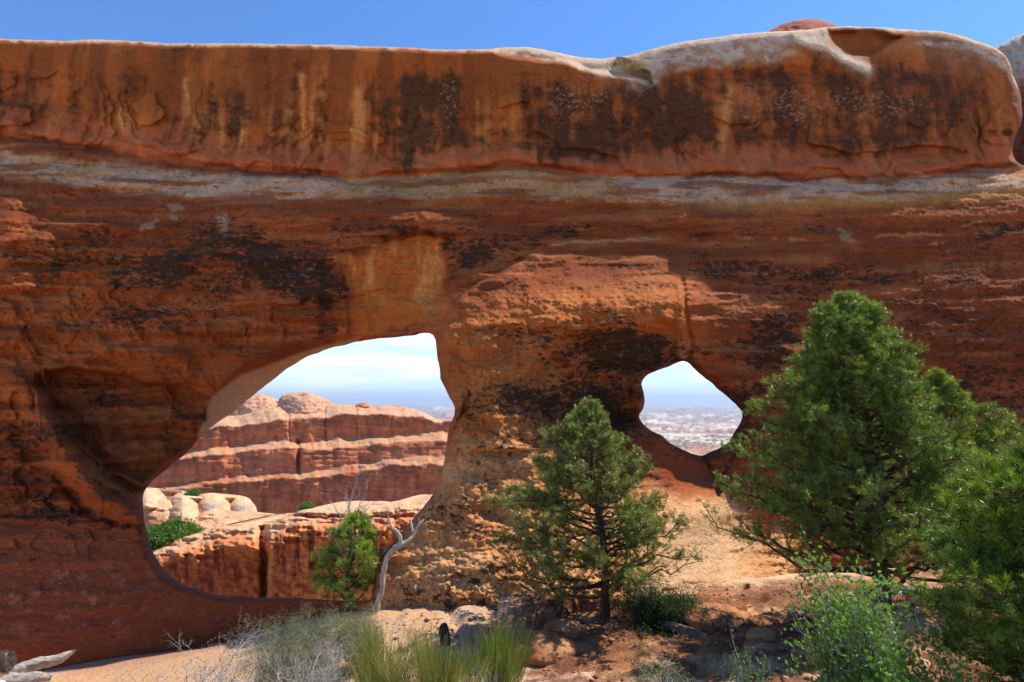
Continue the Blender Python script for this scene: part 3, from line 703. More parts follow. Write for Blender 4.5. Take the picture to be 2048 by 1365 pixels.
def fin_depth(px, py):
    wx = px + (fbm(px / 40, py / 40, 4, 601) - .5) * 16; wy = py + (fbm(px / 30, py / 30, 4, 602) - .5) * 12 + (fbm(px / 90, py / 200, 3, 606) - .5) * 10
    D = tiers(fin_lines, wx, wy)
    D = D + 2.4 * (fbm(px / 60, py / 90, 4, 603) - .5) + .5 * (fbm(px / 14, py / 60, 4, 604) - .5) - .9 * (ridged(px / 60, py / 9, 4, 605) - .6)
    for cx_ in (577, 650, 713, 783): D = D + .5 * np.exp(-((px - cx_ - (py - 830) * .05) / 1.4) ** 2) * ss(900, 880, py)
    D = D + 2.0 * np.exp(-((px - 597 - (py - 900) * .02) / 4) ** 2) * ss(870, 890, py) * ss(960, 930, py)
    return D
def fin_col(px, py, V):
    wx = px + (fbm(px / 40, py / 40, 4, 601) - .5) * 16; wy = py + (fbm(px / 30, py / 30, 4, 602) - .5) * 12 + (fbm(px / 90, py / 200, 3, 606) - .5) * 10
    Y = [np.interp(wx, [p[0] for p in l], [p[1] for p in l]) for l, d in fin_lines]
    c = np.zeros((len(px), 3)) + (.47, .135, .055)
    strk = fbm(px / 11, py / 34, 5, 611, .65)
    c = mixc(c, (.20, .055, .03), ss(.48, .70, strk) * .55)
    c = mixc(c, (.56, .22, .10), ss(.42, .28, strk) * .6)
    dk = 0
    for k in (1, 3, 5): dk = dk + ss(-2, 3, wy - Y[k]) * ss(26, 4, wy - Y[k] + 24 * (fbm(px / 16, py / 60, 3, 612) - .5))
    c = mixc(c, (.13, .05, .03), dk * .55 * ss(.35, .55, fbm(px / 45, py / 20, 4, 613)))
    for k in (0, 2, 4):
        m = ss(-2.5, 1.5, wy - Y[k]) * ss(2.5, -1.5, wy - Y[k + 1])
        c = mixc(c, (.50, .25, .12) if k else (.55, .31, .17), m * (.9 if k < 4 else .85 * ss(.40, .56, fbm(px / 50, py / 9, 4, 617) + .12 * ss(560, 800, px))))
        c = mixc(c, (.46, .25, .15), m * ss(.5, .7, fbm(px / 30, py / 3, 4, 614)) * .7)
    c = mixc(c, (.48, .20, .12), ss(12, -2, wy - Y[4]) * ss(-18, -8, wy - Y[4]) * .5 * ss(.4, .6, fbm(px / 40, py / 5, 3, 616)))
    return np.clip(c * (.8 + .4 * fbm(px / 5, py / 3, 4, 615))[:, None], .01, .9)
reg = np.concatenate([rough_line(T0, False, 6, .8, 61), [(940, 1130), (100, 1130)]])
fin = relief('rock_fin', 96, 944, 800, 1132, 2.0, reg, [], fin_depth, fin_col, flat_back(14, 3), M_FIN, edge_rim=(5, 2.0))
tag(fin, 'long banded red rock fin with pale ledges, seen far through the large arch opening', 'rock fin')

def dome(name, label, pts, bottom, depth, bulge, seed, mat, step=2.0, colr=(.52, .27, .16), back=8, group=None, cat='rock dome', coln=None, rim=None):
    xs_ = [p[0] for p in pts]; x0, x1 = min(xs_), max(xs_); ytop = min(p[1] for p in pts)
    k = depth / F
    def dp(px, py):
        t = np.clip((px - x0) / (x1 - x0), 0, 1); yt = np.interp(px, xs_, [p[1] for p in pts])
        v = np.clip((py - yt) / max(bottom - ytop, 1), 0, 1)
        D = depth - bulge * np.sin(np.pi * t) * .6 - bulge * np.sin(v * np.pi / 2)
        D = D + k * 20 * (fbm(px / 26, py / 22, 5, seed) - .5) - k * 14 * (ridged(px / 30, py / 8, 4, seed + 3) - .6)
        return D
    def cl(px, py, V):
        c = np.zeros((len(px), 3)) + colr
        c = mixc(c, np.array(colr) * .62, ss(.5, .7, fbm(px / 20, py / 7, 5, seed + 5)) * .7)
        c = mixc(c, np.array(colr) * 1.25, ss(.5, .7, fbm(px / 12, py / 12, 4, seed + 6)) * .5)
        if coln is not None: c = coln(c, px, py)
        return np.clip(c * (.8 + .4 * fbm(px / 4, py / 3, 3, seed + 7))[:, None], .01, .9)
    rg = np.concatenate([rough_line(pts, False, 6, .7, seed), [(x1, bottom), (x0, bottom)]])
    o = relief(name, x0 - 4, x1 + 4, ytop - 6, bottom + 2, step, rg, [], dp, cl, flat_back(back, back * .2), mat, edge_rim=rim or (8, k * 26))
    return tag(o, label, cat, group)
dome('rock_dome', 'low rounded orange dome left of the gap on the skyline behind the large opening', [(440, 835), (470, 806), (490, 796), (515, 788), (535, 789), (550, 797), (556, 812), (560, 838)], 845, 132, 6, 640, M_FIN)
dome('rock_dome', 'broad rounded orange dome right of the gap on the skyline behind the large opening', [(552, 838), (556, 800), (566, 789), (590, 785), (615, 784), (632, 790), (650, 797), (668, 806), (680, 818)], 840, 126, 6, 650, M_FIN)
dome('rock_dome', 'tiny flat red knob sitting on the pale top ledge of the far fin', [(708, 814), (712, 808), (725, 805), (738, 808), (742, 814)], 818, 121, 1.5, 655, M_FIN, 1.2, (.42, .14, .08), 3, cat='rock knob')
dome('rock_dome', 'smooth dark red dome peeping over the right summit of the arch wall', [(1530, 70), (1545, 58), (1565, 48), (1590, 41), (1620, 38), (1640, 39), (1660, 46), (1680, 54), (1700, 66)], 90, 24, 1.5, 660, M_ROCK, 3, (.36, .09, .05), 5)
def endcol(c, px, py):
    c = mixc(c, (.44, .38, .33), ss(200, 120, py + 30 * (fbm(px / 20, py / 20, 3, 671) - .5)) * .85)
    return mixc(c, (.09, .04, .025), ss(150, 210, py) * .8)  # shade of the gap painted over the lower rock
dome('rock_fin', 'grey capped rock buttress beyond the dark gap at the far right edge', [(1985, 100), (2010, 84), (2030, 74), (2060, 62), (2150, 40), (2300, 30), (2400, 60)], 420, 21.5, 1.5, 670, M_ROCK, 4, (.34, .12, .06), 6, cat='rock fin', coln=endcol)

# middle distance rocks seen through the large opening
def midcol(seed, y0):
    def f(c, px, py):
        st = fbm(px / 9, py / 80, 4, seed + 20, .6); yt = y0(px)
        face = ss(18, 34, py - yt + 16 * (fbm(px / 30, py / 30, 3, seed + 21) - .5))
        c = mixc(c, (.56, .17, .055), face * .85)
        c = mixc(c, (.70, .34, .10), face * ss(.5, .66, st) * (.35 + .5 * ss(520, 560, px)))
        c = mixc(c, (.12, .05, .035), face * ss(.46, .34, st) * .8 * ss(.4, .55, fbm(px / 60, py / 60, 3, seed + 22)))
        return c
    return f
R1 = [(250, 1120), (285, 1103), (310, 1088), (350, 1076), (400, 1063), (440, 1051), (490, 1046), (530, 1047), (552, 1042), (575, 1030), (600, 1021), (640, 1017), (690, 1018), (740, 1019), (775, 1010), (800, 1003), (835, 1001), (870, 1004), (930, 1000)]
r1y = lambda px: np.interp(px, [p[0] for p in R1], [p[1] for p in R1])
def r1_depth(px, py):
    wx = px + (fbm(px / 40, py / 40, 4, 681) - .5) * 14; wy = py + (fbm(px / 26, py / 26, 4, 682) - .5) * 12
    s = wy - r1y(wx)
    D = 30.3 - 3.5 * np.sqrt(np.clip(s / 46, 0, 1)) - .6 * ss(30, 200, s)
    D = D + .5 * (fbm(px / 50, py / 60, 4, 683) - .5) - 1.1 * (ridged(px / 60, py / 12, 5, 684) - .6) * ss(80, 20, s) + .5 * (fbm(px / 12, py / 10, 4, 685) - .5)
    D = D + 1.3 * np.exp(-((wx - 527 - (wy - 1090) * .03) / 7) ** 2) * ss(1045, 1062, wy) - .7 * blob(wx, wy, 500, 1085, 26, 20) - .35 * blob(wx, wy, 350, 1112, 60, 12) + .5 * blob(wx, wy, 380, 1085, 90, 6, -8) + .9 * blob(wx, wy, 640, 1034, 60, 3) + .8 * blob(wx, wy, 750, 1036, 60, 3)
    D = D - 1.0 * ss(530, 545, wx) 
    return D
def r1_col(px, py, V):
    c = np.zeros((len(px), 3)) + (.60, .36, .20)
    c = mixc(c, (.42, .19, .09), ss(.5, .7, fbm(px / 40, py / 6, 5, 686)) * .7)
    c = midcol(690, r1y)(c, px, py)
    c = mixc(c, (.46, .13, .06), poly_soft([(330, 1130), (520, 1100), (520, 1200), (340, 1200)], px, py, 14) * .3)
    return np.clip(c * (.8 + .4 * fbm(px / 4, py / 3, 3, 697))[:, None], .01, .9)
rg = np.concatenate([rough_line(R1, False, 6, 1.0, 698), [(930, 1290), (250, 1290)]])
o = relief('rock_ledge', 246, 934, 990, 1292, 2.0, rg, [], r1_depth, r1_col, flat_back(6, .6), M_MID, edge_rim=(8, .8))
tag(o, 'streaked orange rock ledge with sunlit rounded top just behind the large opening', 'rock ledge')
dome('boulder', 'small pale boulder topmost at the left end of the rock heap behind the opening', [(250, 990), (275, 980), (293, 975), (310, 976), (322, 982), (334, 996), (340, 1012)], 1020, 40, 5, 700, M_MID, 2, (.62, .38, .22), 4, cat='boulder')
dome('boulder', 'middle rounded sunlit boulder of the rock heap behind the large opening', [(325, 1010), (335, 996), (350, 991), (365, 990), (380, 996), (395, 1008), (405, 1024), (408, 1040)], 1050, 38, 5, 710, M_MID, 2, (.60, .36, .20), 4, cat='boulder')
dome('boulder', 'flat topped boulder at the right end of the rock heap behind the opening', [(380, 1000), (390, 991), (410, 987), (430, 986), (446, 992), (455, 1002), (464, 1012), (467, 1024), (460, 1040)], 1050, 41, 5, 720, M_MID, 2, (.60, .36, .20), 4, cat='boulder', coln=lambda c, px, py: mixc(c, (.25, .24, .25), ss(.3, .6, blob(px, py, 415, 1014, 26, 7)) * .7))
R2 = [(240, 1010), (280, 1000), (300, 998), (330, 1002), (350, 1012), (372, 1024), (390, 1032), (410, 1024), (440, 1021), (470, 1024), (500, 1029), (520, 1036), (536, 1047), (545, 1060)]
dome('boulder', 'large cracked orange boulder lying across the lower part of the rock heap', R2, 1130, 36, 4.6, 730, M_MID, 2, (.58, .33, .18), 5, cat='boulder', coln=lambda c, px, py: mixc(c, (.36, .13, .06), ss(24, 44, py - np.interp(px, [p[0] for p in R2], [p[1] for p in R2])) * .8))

# ------------------------------------------------------------------ desert beyond
rr_ = np.concatenate([np.geomspace(21, 260, 90), np.geomspace(262, 32000, 420)])
aa_ = np.radians(np.concatenate([np.linspace(-75, -32, 40), np.linspace(-31.8, 26, 520), np.linspace(26.5, 75, 40)]))
A_, R_ = np.meshgrid(aa_, rr_)
lr = np.log10(R_)
zb = np.interp(lr, np.log10([21, 60, 130, 250, 420, 700, 1500, 3000, 6000, 10000, 16000, 24000, 32000]), [-12, -20, -27, -31, -37, -47, -78, -118, -155, -170, -140, -85, -90])
PXX, PYY = R_ * np.sin(A_), R_ * np.cos(A_)
ux = A_ * 14; uy = lr * 16
rel = fbm(ux * 1.2, uy * 1.1, 6, 801, .55)
ter = np.floor(rel * 9) / 9 + ss(.55, 1, (rel * 9) % 1) / 9
zb = zb + (ter - .5) * R_ * .022 * ss(600, 3000, R_) + (fbm(ux * 8, uy * 4, 4, 803) - .5) * R_ * .010
zb = np.minimum(zb, -R_ * .0022)
dc = np.zeros(zb.shape + (3,)) + (.42, .30, .22)
band = fbm(ux * .8, uy * 1.5, 5, 805)
dc = mixc(dc, (.30, .16, .12), ss(.42, .58, band) * .8)
dc = mixc(dc, (.58, .49, .38), ss(.46, .34, band) * .8)
dc = mixc(dc, (.17, .11, .10), ss(.52, .62, fbm(ux * 2.5, uy * 7, 5, 807, .6)) * .75 * ss(400, 900, R_))
dc = mixc(dc, (.06, .08, .035), ss(.50, .56, fbm(ux * 30, uy * 26, 4, 809, .6)) * ss(2600, 500, R_) * .85)
dc = mixc(dc, (.40, .19, .11), ss(.05, .02, np.abs(lr - 2.72 - .06 * (band - .5) * 4)) * .7)
dc = mixc(dc, (.62, .54, .44), ss(.06, .01, np.abs(lr - 3.10 - .5 * (band - .5))) * .8)
ny, nx = A_.shape; ii = np.arange(ny * nx).reshape(ny, nx)
DQ = np.stack([ii[:-1, :-1].ravel(), ii[:-1, 1:].ravel(), ii[1:, 1:].ravel(), ii[1:, :-1].ravel()], 1)
plain = make_mesh('desert_ground', np.stack([PXX.ravel(), PYY.ravel(), zb.ravel()], 1), DQ.ravel(), np.full(len(DQ), 4), M_FAR, np.clip(dc.reshape(-1, 3), .01, .9))
tag(plain, kind='structure')
# far blue mesa
xa = np.linspace(-26000, 26000, 260)
zt = 300 + 150 * ss(-9000, 6000, xa) * ss(20000, 9000, xa) + 60 * (fbm(xa / 3000, xa * 0, 4, 821) - .5)
Vh = []; 
for yy, zz in [(27000, -200 + 0 * xa), (28500, zt * .45), (29500, zt), (33000, zt * .95), (34000, -300 + 0 * xa)]:
    Vh.append(np.stack([xa, yy + 900 * (fbm(xa / 1500, xa * 0 + yy, 3, 825) - .5), zz], 1))
nv = len(xa); Vh = np.concatenate(Vh); ii = np.arange(5 * nv).reshape(5, nv)
HQ = np.stack([ii[:-1, :-1].ravel(), ii[:-1, 1:].ravel(), ii[1:, 1:].ravel(), ii[1:, :-1].ravel()], 1)
hills = make_mesh('hills', Vh, HQ.ravel(), np.full(len(HQ), 4), M_FAR, np.zeros((len(Vh), 3)) + (.42, .44, .44))
tag(hills, kind='structure')

# ------------------------------------------------------------------ vegetation builders
def unit(v): return v / np.maximum(np.linalg.norm(v, axis=-1, keepdims=True), 1e-9)
def tube_mesh(paths, sides=6):
    """paths: list of (points Nx3, radii N) -> verts, quads"""
    Vs, Fs, base = [], [], 0
    for P, r in paths:
        P = np.asarray(P, float); r = np.asarray(r, float); n = len(P)
        T = unit(np.gradient(P, axis=0)); up = np.array([0, 0, 1.0]) if abs(T[0, 2]) < .9 else np.array([1.0, 0, 0])
        A = unit(np.cross(T, up)); B = np.cross(T, A)
        th = np.arange(sides) * 2 * np.pi / sides
        ring = P[:, None] + r[:, None, None] * (np.cos(th)[None, :, None] * A[:, None] + np.sin(th)[None, :, None] * B[:, None])
        Vs.append(ring.reshape(-1, 3))
        i = np.arange(n * sides).reshape(n, sides); j = np.roll(i, -1, 1)
        Fs.append(np.stack([i[:-1].ravel(), j[:-1].ravel(), j[1:].ravel(), i[1:].ravel()], 1) + base)
        base += n * sides
    return np.concatenate(Vs), np.concatenate(Fs)
def tubes_obj(name, paths, mat, sides=6):
    V, Fc = tube_mesh(paths, sides)
    return make_mesh(name, V, Fc.ravel(), np.full(len(Fc), 4), mat)
def needles(rng, P, Dr, n, L, wdt, spread, C, tipc=None, tipf=0.0):
    """bursts of needles: P tuft points, Dr direction, colours per tuft; returns an all-triangle soup"""
    m = len(P)
    d = unit(Dr)[:, None] + spread * rng.normal(size=(m, n, 3)) * .6
    d = unit(d)
    base = P[:, None] + d * 0.0 + rng.normal(size=(m, n, 3)) * L * .22
    ln = L * rng.uniform(.7, 1.25, (m, n, 1))
    side = unit(np.cross(d, rng.normal(size=(m, n, 3)))) * wdt * .5
    tip = base + d * ln
    V = np.stack([base - side, base + side, tip], 2).reshape(-1, 3)
    c = C[:, None] * rng.uniform(.75, 1.25, (m, n, 1))
    c = np.repeat(c.reshape(-1, 3), 3, 0)
    return V, c
def tri_obj(name, V, c, mat):
    nt = len(V) // 3
    return make_mesh(name, V, np.arange(nt * 3), np.full(nt, 3), mat, np.clip(c, 0, 1), smooth=False)

def pine(label, base, tree_pts, depth_ratio, seed, n_limbs, twigs, needle=(.045, .006, 16), col=(.055, .105, .022), trunk_r=.09, hmin=.12, dens=1.0, cat='pine tree', bare=0.0, gold=.05, name='pine_tree', trunk_line=None, extra_parts=None, group=None, lit=1.0, minfill=.25):
    """tree_pts: rows (py, left px, right px) of the crown; base: (px, py, depth)"""
    rng = np.random.default_rng(seed)
    bx, by_, D = base; B = np.array(at(bx, by_, D)); k = D / F
    rows = sorted([tuple(at((l + r) / 2, y, D))[2:] + ((l - bx) * k, (r - bx) * k) for y, l, r in tree_pts])
    hz = np.array([r[0] for r in rows]) - B[2]; hl = np.array([r[1] for r in rows]); hr = np.array([r[2] for r in rows])
    top = hz.max(); apx = (hl[-1] + hr[-1]) / 2
    root = empty(name, B, label, cat, group)
    # trunk
    n = 22; t = np.linspace(0, 1, n)
    tl = trunk_line or (lambda t: apx * t ** 1.4)
    cx = tl(t) + .06 * np.sin(t * 9 + seed) * (t * (1 - t) * 3); cyy = .08 * np.sin(t * 7 + seed * 2) * t
    TP = B + np.stack([cx, cyy, t * top * .98 - .12 * (1 - t) ** 4], 1)
    TR = trunk_r * (1 - t) ** .8 + .006; TR[0] *= 1.45; TR[1] *= 1.15
    paths = [(TP, TR)]; thin = []
    tufP, tufD, tufC = [], [], []
    for i in range(n_limbs):
        u = hmin + (1 - hmin) * max(0.0, (i + rng.uniform(-.3, .3)) / n_limbs) ** .9
        u = min(max(u, hmin), .985)
        S = np.array([np.interp(u, t, TP[:, q]) for q in range(3)])
        az = i * 2.39996 + rng.uniform(-.3, .3)
        zt_ = min(u * top + rng.uniform(.04, .22) * top * (1.15 - u), top * .995)
        l = np.interp(zt_, hz, hl); r = np.interp(zt_, hz, hr)
        mid = S[0] - B[0]
        ex = max((r - mid), .03) if math.cos(az) > 0 else max(mid - l, .03)
        ey = (r - l) / 2 * depth_ratio
        rad = rng.uniform(.78, 1.10) * (.82 + .40 * float(noise(math.cos(az) * 1.3 + 7, u * 5 + math.sin(az) * 1.3, seed)))
        tip = np.array([S[0] + math.cos(az) * ex * rad, S[1] + math.sin(az) * ey * rad, B[2] + zt_])
        m = 9; s = np.linspace(0, 1, m)[:, None]
        c1 = S + (tip - S) * .5 + np.array([0, 0, -.14 * np.linalg.norm(tip - S)]) * rng.uniform(-.4, 1.6) + rng.normal(size=3) * .08 * np.linalg.norm(tip - S)
        Pth = (1 - s) ** 2 * S + 2 * s * (1 - s) * c1 + s ** 2 * tip
        Ln = np.linalg.norm(tip - S)
        Pth[1:-1] += rng.normal(size=(m - 2, 3)) * Ln * .028
        r0 = np.interp(u, t, TR) * .42 + .004
        r0 *= .8; rads = r0 * (1 - s[:, 0] * .85); rads = np.maximum(rads, .0025)
        paths.append((Pth, rads))
        if rng.uniform() < bare and u < .45: 
            k2 = 5
            for _ in range(k2):
                a = rng.uniform(.3, 1); p0 = Pth[int(a * (m - 1))]; d = unit((tip - S) * .5 + rng.normal(size=3) * Ln * .5)
                q = p0 + d * Ln * rng.uniform(.15, .35); thin.append((np.stack([p0, (p0 + q) / 2 + rng.normal(size=3) * .02, q]), np.array([.005, .003, .0015])))
            continue
        nt = int(twigs * (0.35 + Ln / max(ex + ey, .3)) * (1 if u < .85 else 1.2)) + 3
        aw = rng.uniform(minfill, 1.0, nt) ** .8
        for a in aw:
            f = a * (m - 1); j = min(int(f), m - 2); p0 = Pth[j] * (1 - (f - j)) + Pth[j + 1] * (f - j)
            out = unit(Pth[j + 1] - Pth[j])
            d = unit(out * .7 + rng.normal(size=3) * .62 + np.array([0, 0, .35]))
            tl_ = (.10 + .30 * Ln * (1.15 - a)) * rng.uniform(.5, 1.1); tl_ = min(tl_, .5 * max(Ln, .25))
            q = p0 + d * tl_; mid_ = (p0 + q) / 2 + rng.normal(size=3) * .015 - np.array([0, 0, .01])
            thin.append((np.stack([p0, mid_, q]), np.array([.006, .004, .002])))
            kk = max(2, int((tl_ / (needle[0] * .62)) * dens))
            ss_ = rng.uniform(.25, 1.05, kk)[:, None]
            pts = p0 * (1 - ss_) ** 2 + 2 * ss_ * (1 - ss_) * mid_ + ss_ ** 2 * q + rng.normal(size=(kk, 3)) * needle[0] * .42
            tufP.append(pts); tufD.append(np.tile(d, (kk, 1)) + rng.normal(size=(kk, 3)) * .5 + np.array([0, 0, .25]))
            cc = np.array(col) * rng.uniform(.62, 1.5) * np.array([rng.uniform(.9, 1.45), 1, rng.uniform(.6, 1.1)])
            cc = np.tile(cc, (kk, 1)) * rng.uniform(.8, 1.2, (kk, 1))
            g = rng.uniform(size=kk) < gold
            cc[g] = np.array([.22, .13, .04]) * rng.uniform(.7, 1.2)
            tufC.append(cc)
    # leader
    kk = int(26 * dens); pts = TP[-1] + np.stack([rng.normal(size=kk) * .05, rng.normal(size=kk) * .05, rng.uniform(-.25, .03, kk)], 1)
    tufP.append(pts); tufD.append(rng.normal(size=(kk, 3)) * .5 + np.array([0, 0, 1])); tufC.append(np.tile(np.array(col) * 1.2, (kk, 1)))
    P = np.concatenate(tufP); Dd = np.concatenate(tufD); C = np.concatenate(tufC)
    V, c = needles(rng, P, Dd, needle[2], needle[0], needle[1], 1.15, C)
    tr = put(tubes_obj('trunk', paths, M_BARK, 7), root)
    put(tubes_obj('twigs', thin, M_BARK, 3), root)
    put(tri_obj('crown', V, c, M_NEEDLE), root)
    print(name, 'tufts', len(P), 'tris', len(V) // 3)
    return root

def grow(rng, p, d, L, r, depth, out, leaves, spread=.55, kids=(2, 4), up=.15, shrink=.68, wob=.22, taper=.6):
    m = 5; P = [np.array(p, float)]; dd = unit(np.array(d, float))
    for i in range(m - 1):
        dd = unit(dd + rng.normal(size=3) * wob + np.array([0, 0, up * .3])); P.append(P[-1] + dd * L / (m - 1))
    P = np.array(P); out.append((P, np.linspace(r, r * taper, m)))
    if depth == 0:
        leaves.append((P[-1], dd)); leaves.append((P[2], dd)); return
    for _ in range(rng.integers(kids[0], kids[1] + 1)):
        j = rng.integers(1, m); nd = unit(dd + rng.normal(size=3) * spread + np.array([0, 0, up]))
        grow(rng, P[j], nd, L * shrink * rng.uniform(.7, 1.2), r * taper * .8, depth - 1, out, leaves, spread, kids, up, shrink, wob, taper)
def leaf_quads(rng, P, Dr, L, wd, C, jit=.8):
    """small folded diamond leaves"""
    m = len(P); d = unit(unit(Dr) + rng.normal(size=(m, 3)) * jit); s = unit(np.cross(d, rng.normal(size=(m, 3))))
    ln = L * rng.uniform(.6, 1.2, (m, 1)); w = wd * rng.uniform(.7, 1.2, (m, 1))
    nrm = np.cross(d, s) * w * .25
    a = P; b = P + d * ln * .5 + s * w * .5 + nrm; c = P + d * ln; e = P + d * ln * .5 - s * w * .5 + nrm
    V = np.stack([a, b, c, a, c, e], 1).reshape(-1, 3)
    cc = np.repeat(C * rng.uniform(.7, 1.3, (m, 1)), 6, 0)
    return V, cc
def shrub(name, label, cat, base, height, spreadr, seed, stems, depth, mat, leaf=None, leafn=1, leafcol=(.1, .12, .06), r=.009, group=None, lean=(0, 0), kids=(2, 4), wob=.25, sides=3, up=.2, shrink=.66, leafmat=None):
    rng = np.random.default_rng(seed)
    B = np.array([base[0], base[1], gz(base[0], base[1]) - .03]) if len(base) == 2 else np.array(base, float)
    root = empty(name, B, label, cat, group)
    out, lv = [], []
    tot = sum(shrink ** i for i in range(depth + 1))
    for i in range(stems):
        az = rng.uniform(0, 2 * np.pi); a = rng.uniform(0, 1) ** .6
        d = np.array([math.cos(az) * a * spreadr / height + lean[0], math.sin(az) * a * spreadr / height + lean[1], 1.0])
        p = B + np.array([math.cos(az), math.sin(az), 0]) * rng.uniform(0, .12) * spreadr
        grow(rng, p, d, height / tot * rng.uniform(.85, 1.3), r, depth, out, lv, .6, kids, up, shrink, wob)
    allp = np.concatenate([q[0] for q in out]) - B
    fz = height / np.percentile(allp[:, 2], 99.5); fxy = spreadr / np.percentile(np.hypot(allp[:, 0], allp[:, 1]), 96)
    sc3 = np.array([fxy, fxy, fz])
    out = [((P - B) * sc3 + B, R) for P, R in out]; lv = [((q - B) * sc3 + B, d) for q, d in lv]
    put(tubes_obj('stems', out, mat, sides), root)
    if leaf:
        P = np.array([q[0] for q in lv]); Dd = np.array([q[1] for q in lv])
        P = np.repeat(P, leafn, 0) + rng.normal(size=(len(P) * leafn, 3)) * leaf[0] * .9; Dd = np.repeat(Dd, leafn, 0)
        C = np.array(leafcol) * np.stack([rng.uniform(.8, 1.3, len(P)), np.ones(len(P)), rng.uniform(.7, 1.2, len(P))], 1)
        V, c = leaf_quads(rng, P, Dd, leaf[0], leaf[1], C)
        put(tri_obj('foliage', V, c, leafmat or M_LEAF), root)
    print(name, 'segs', len(out))
    return root
def broom(label, base, height, radius, n, seed, col, name='broom_shrub', cat='shrub', group=None, wd=.0045, lean=(0, 0)):
    """dense upright green stems"""
    rng = np.random.default_rng(seed)
    B = np.array([base[0], base[1], gz(base[0], base[1]) - .03])
    root = empty(name, B, label, cat, group)
    m = 6
    az = rng.uniform(0, 2 * np.pi, n); a = rng.uniform(0, 1, n) ** .6
    clump = rng.normal(size=(14, 2)) * radius * .55; ci = rng.integers(0, 14, n)
    start = np.stack([clump[ci, 0] * .6, clump[ci, 1] * .6, np.zeros(n)], 1) + rng.normal(size=(n, 3)) * [.03, .03, 0]
    st_h = rng.uniform(0, .55, n)
    d = np.stack([clump[ci, 0] / radius * .35 + np.cos(az) * a * .28 + lean[0], clump[ci, 1] / radius * .35 + np.sin(az) * a * .28 + lean[1], np.ones(n)], 1)
    hh = height * rng.uniform(.6, 1.08, n) * (.75 + .25 * noise(ci * 3.7, ci * 1.3, seed))
    t = np.linspace(0, 1, m)[None, :, None]
    lo = (st_h * .8)[:, None, None]
    tt = lo + (1 - lo) * t
    P = B + start[:, None] + d[:, None] * hh[:, None, None] * tt + np.cumsum(rng.normal(size=(n, m, 3)) * .008, 1)
    side = unit(rng.normal(size=(n, 1, 3)) * [1, 1, .1]) * wd * (1 - .55 * t)
    V = np.stack([P - side * .5, P + side * .5], 2).reshape(-1, 3)
    i = (np.arange(n)[:, None] * m + np.arange(m - 1)[None]).ravel()
    Q = np.stack([2 * i, 2 * i + 1, 2 * i + 3, 2 * i + 2], 1)
    c = np.array(col) * rng.uniform(.6, 1.35, (n, 1)) * np.stack([rng.uniform(.85, 1.3, n), np.ones(n), rng.uniform(.6, 1.2, n)], 1)
    c = np.repeat(c, m * 2, 0)
    o = make_mesh('stems', V, Q.ravel(), np.full(len(Q), 4), M_LEAF, np.clip(c, 0, 1), smooth=False)
    put(o, root)
    # woody foot
    out, lv = [], []
    for q in range(16):
        grow(rng, B + np.append(clump[q % 14] * .3, 0), np.append(clump[q % 14] / radius * .5, 1), height * .3, .007, 1, out, lv)
    put(tubes_obj('woody_base', out, M_TWIG, 3), root)
    return root

# ------------------------------------------------------------------ trees
pine('full green pine with a leaning tapered crown in front of the small window', (1212, 1243, 9.5),
     [(808, 1178, 1190), (835, 1140, 1215), (860, 1105, 1235), (880, 1075, 1250), (920, 1060, 1295), (960, 1050, 1325), (1000, 1020, 1345), (1050, 1015, 1385), (1090, 1020, 1405), (1130, 1030, 1385), (1160, 1045, 1365), (1200, 1090, 1330), (1240, 1150, 1280)],
     .85, 5, 115, 31, needle=(.044, .0060, 14), col=(.185, .245, .065), trunk_r=.07, hmin=.13, bare=.2, gold=.08, minfill=.25)
pine('tallest dark green pine with a pointed crown in front of the right wall', (1768, 1210, 8.0),
     [(596, 1728, 1742), (608, 1700, 1758), (625, 1668, 1778), (660, 1645, 1805), (690, 1622, 1825), (740, 1598, 1860), (800, 1562, 1895), (850, 1555, 1920), (900, 1530, 1950), (950, 1480, 1980), (1000, 1462, 2000), (1060, 1475, 2000), (1120, 1505, 1985), (1180, 1550, 1970), (1215, 1640, 1900)],
     .85, 9, 190, 31, needle=(.046, .0052, 14), col=(.135, .225, .020), trunk_r=.09, hmin=.10, bare=.15, gold=.05, minfill=.25)
pine('bushy pine half hidden behind the right side of the tallest pine', (1985, 1190, 9.6),
     [(750, 1900, 1915), (775, 1880, 1950), (800, 1870, 1975), (830, 1860, 2030), (870, 1870, 2080), (950, 1860, 2110), (1050, 1850, 2110), (1150, 1880, 2080), (1180, 1920, 2050)],
     .8, 14, 95, 24, needle=(.055, .007, 14), col=(.165, .25, .022), trunk_r=.08, hmin=.1)
pine('close dark pine whose left side fills the lower right corner', (2230, 1500, 4.6),
     [(860, 2200, 2230), (930, 2090, 2330), (985, 2010, 2400), (1040, 1985, 2450), (1100, 1955, 2480), (1160, 1940, 2500), (1250, 1960, 2500), (1340, 1985, 2480), (1420, 2000, 2460)],
     .8, 21, 120, 30, needle=(.05, .0045, 18), col=(.14, .25, .014), trunk_r=.07, hmin=.1, minfill=.35)
sp = pine('small bright green pine beside the bleached dead snag at the arch opening', (692, 1224, 11.8),
     [(1032, 700, 714), (1050, 685, 735), (1080, 640, 745), (1110, 628, 752), (1150, 630, 760), (1185, 645, 748), (1205, 665, 720), (1220, 680, 700)],
     .9, 33, 46, 20, needle=(.07, .008, 15), col=(.19, .30, .035), trunk_r=.05, hmin=.10, bare=.1, gold=.0, name='small_pine', minfill=.45)
rng = np.random.default_rng(77); out, lv = [], []
Bp = np.array(sp.location)
for i in range(24):
    h = rng.uniform(.7, 1.75); a = rng.uniform(-1, 1); 
    grow(rng, Bp + np.array([.1 * a, .1, h]), np.array([a * .9 + .15, rng.uniform(-.3, .6), .9]), rng.uniform(.35, .62), .011, 2, out, lv, .6, (2, 4), .3)
put(tubes_obj('dead_twigs', out, M_TWIG, 3), sp)

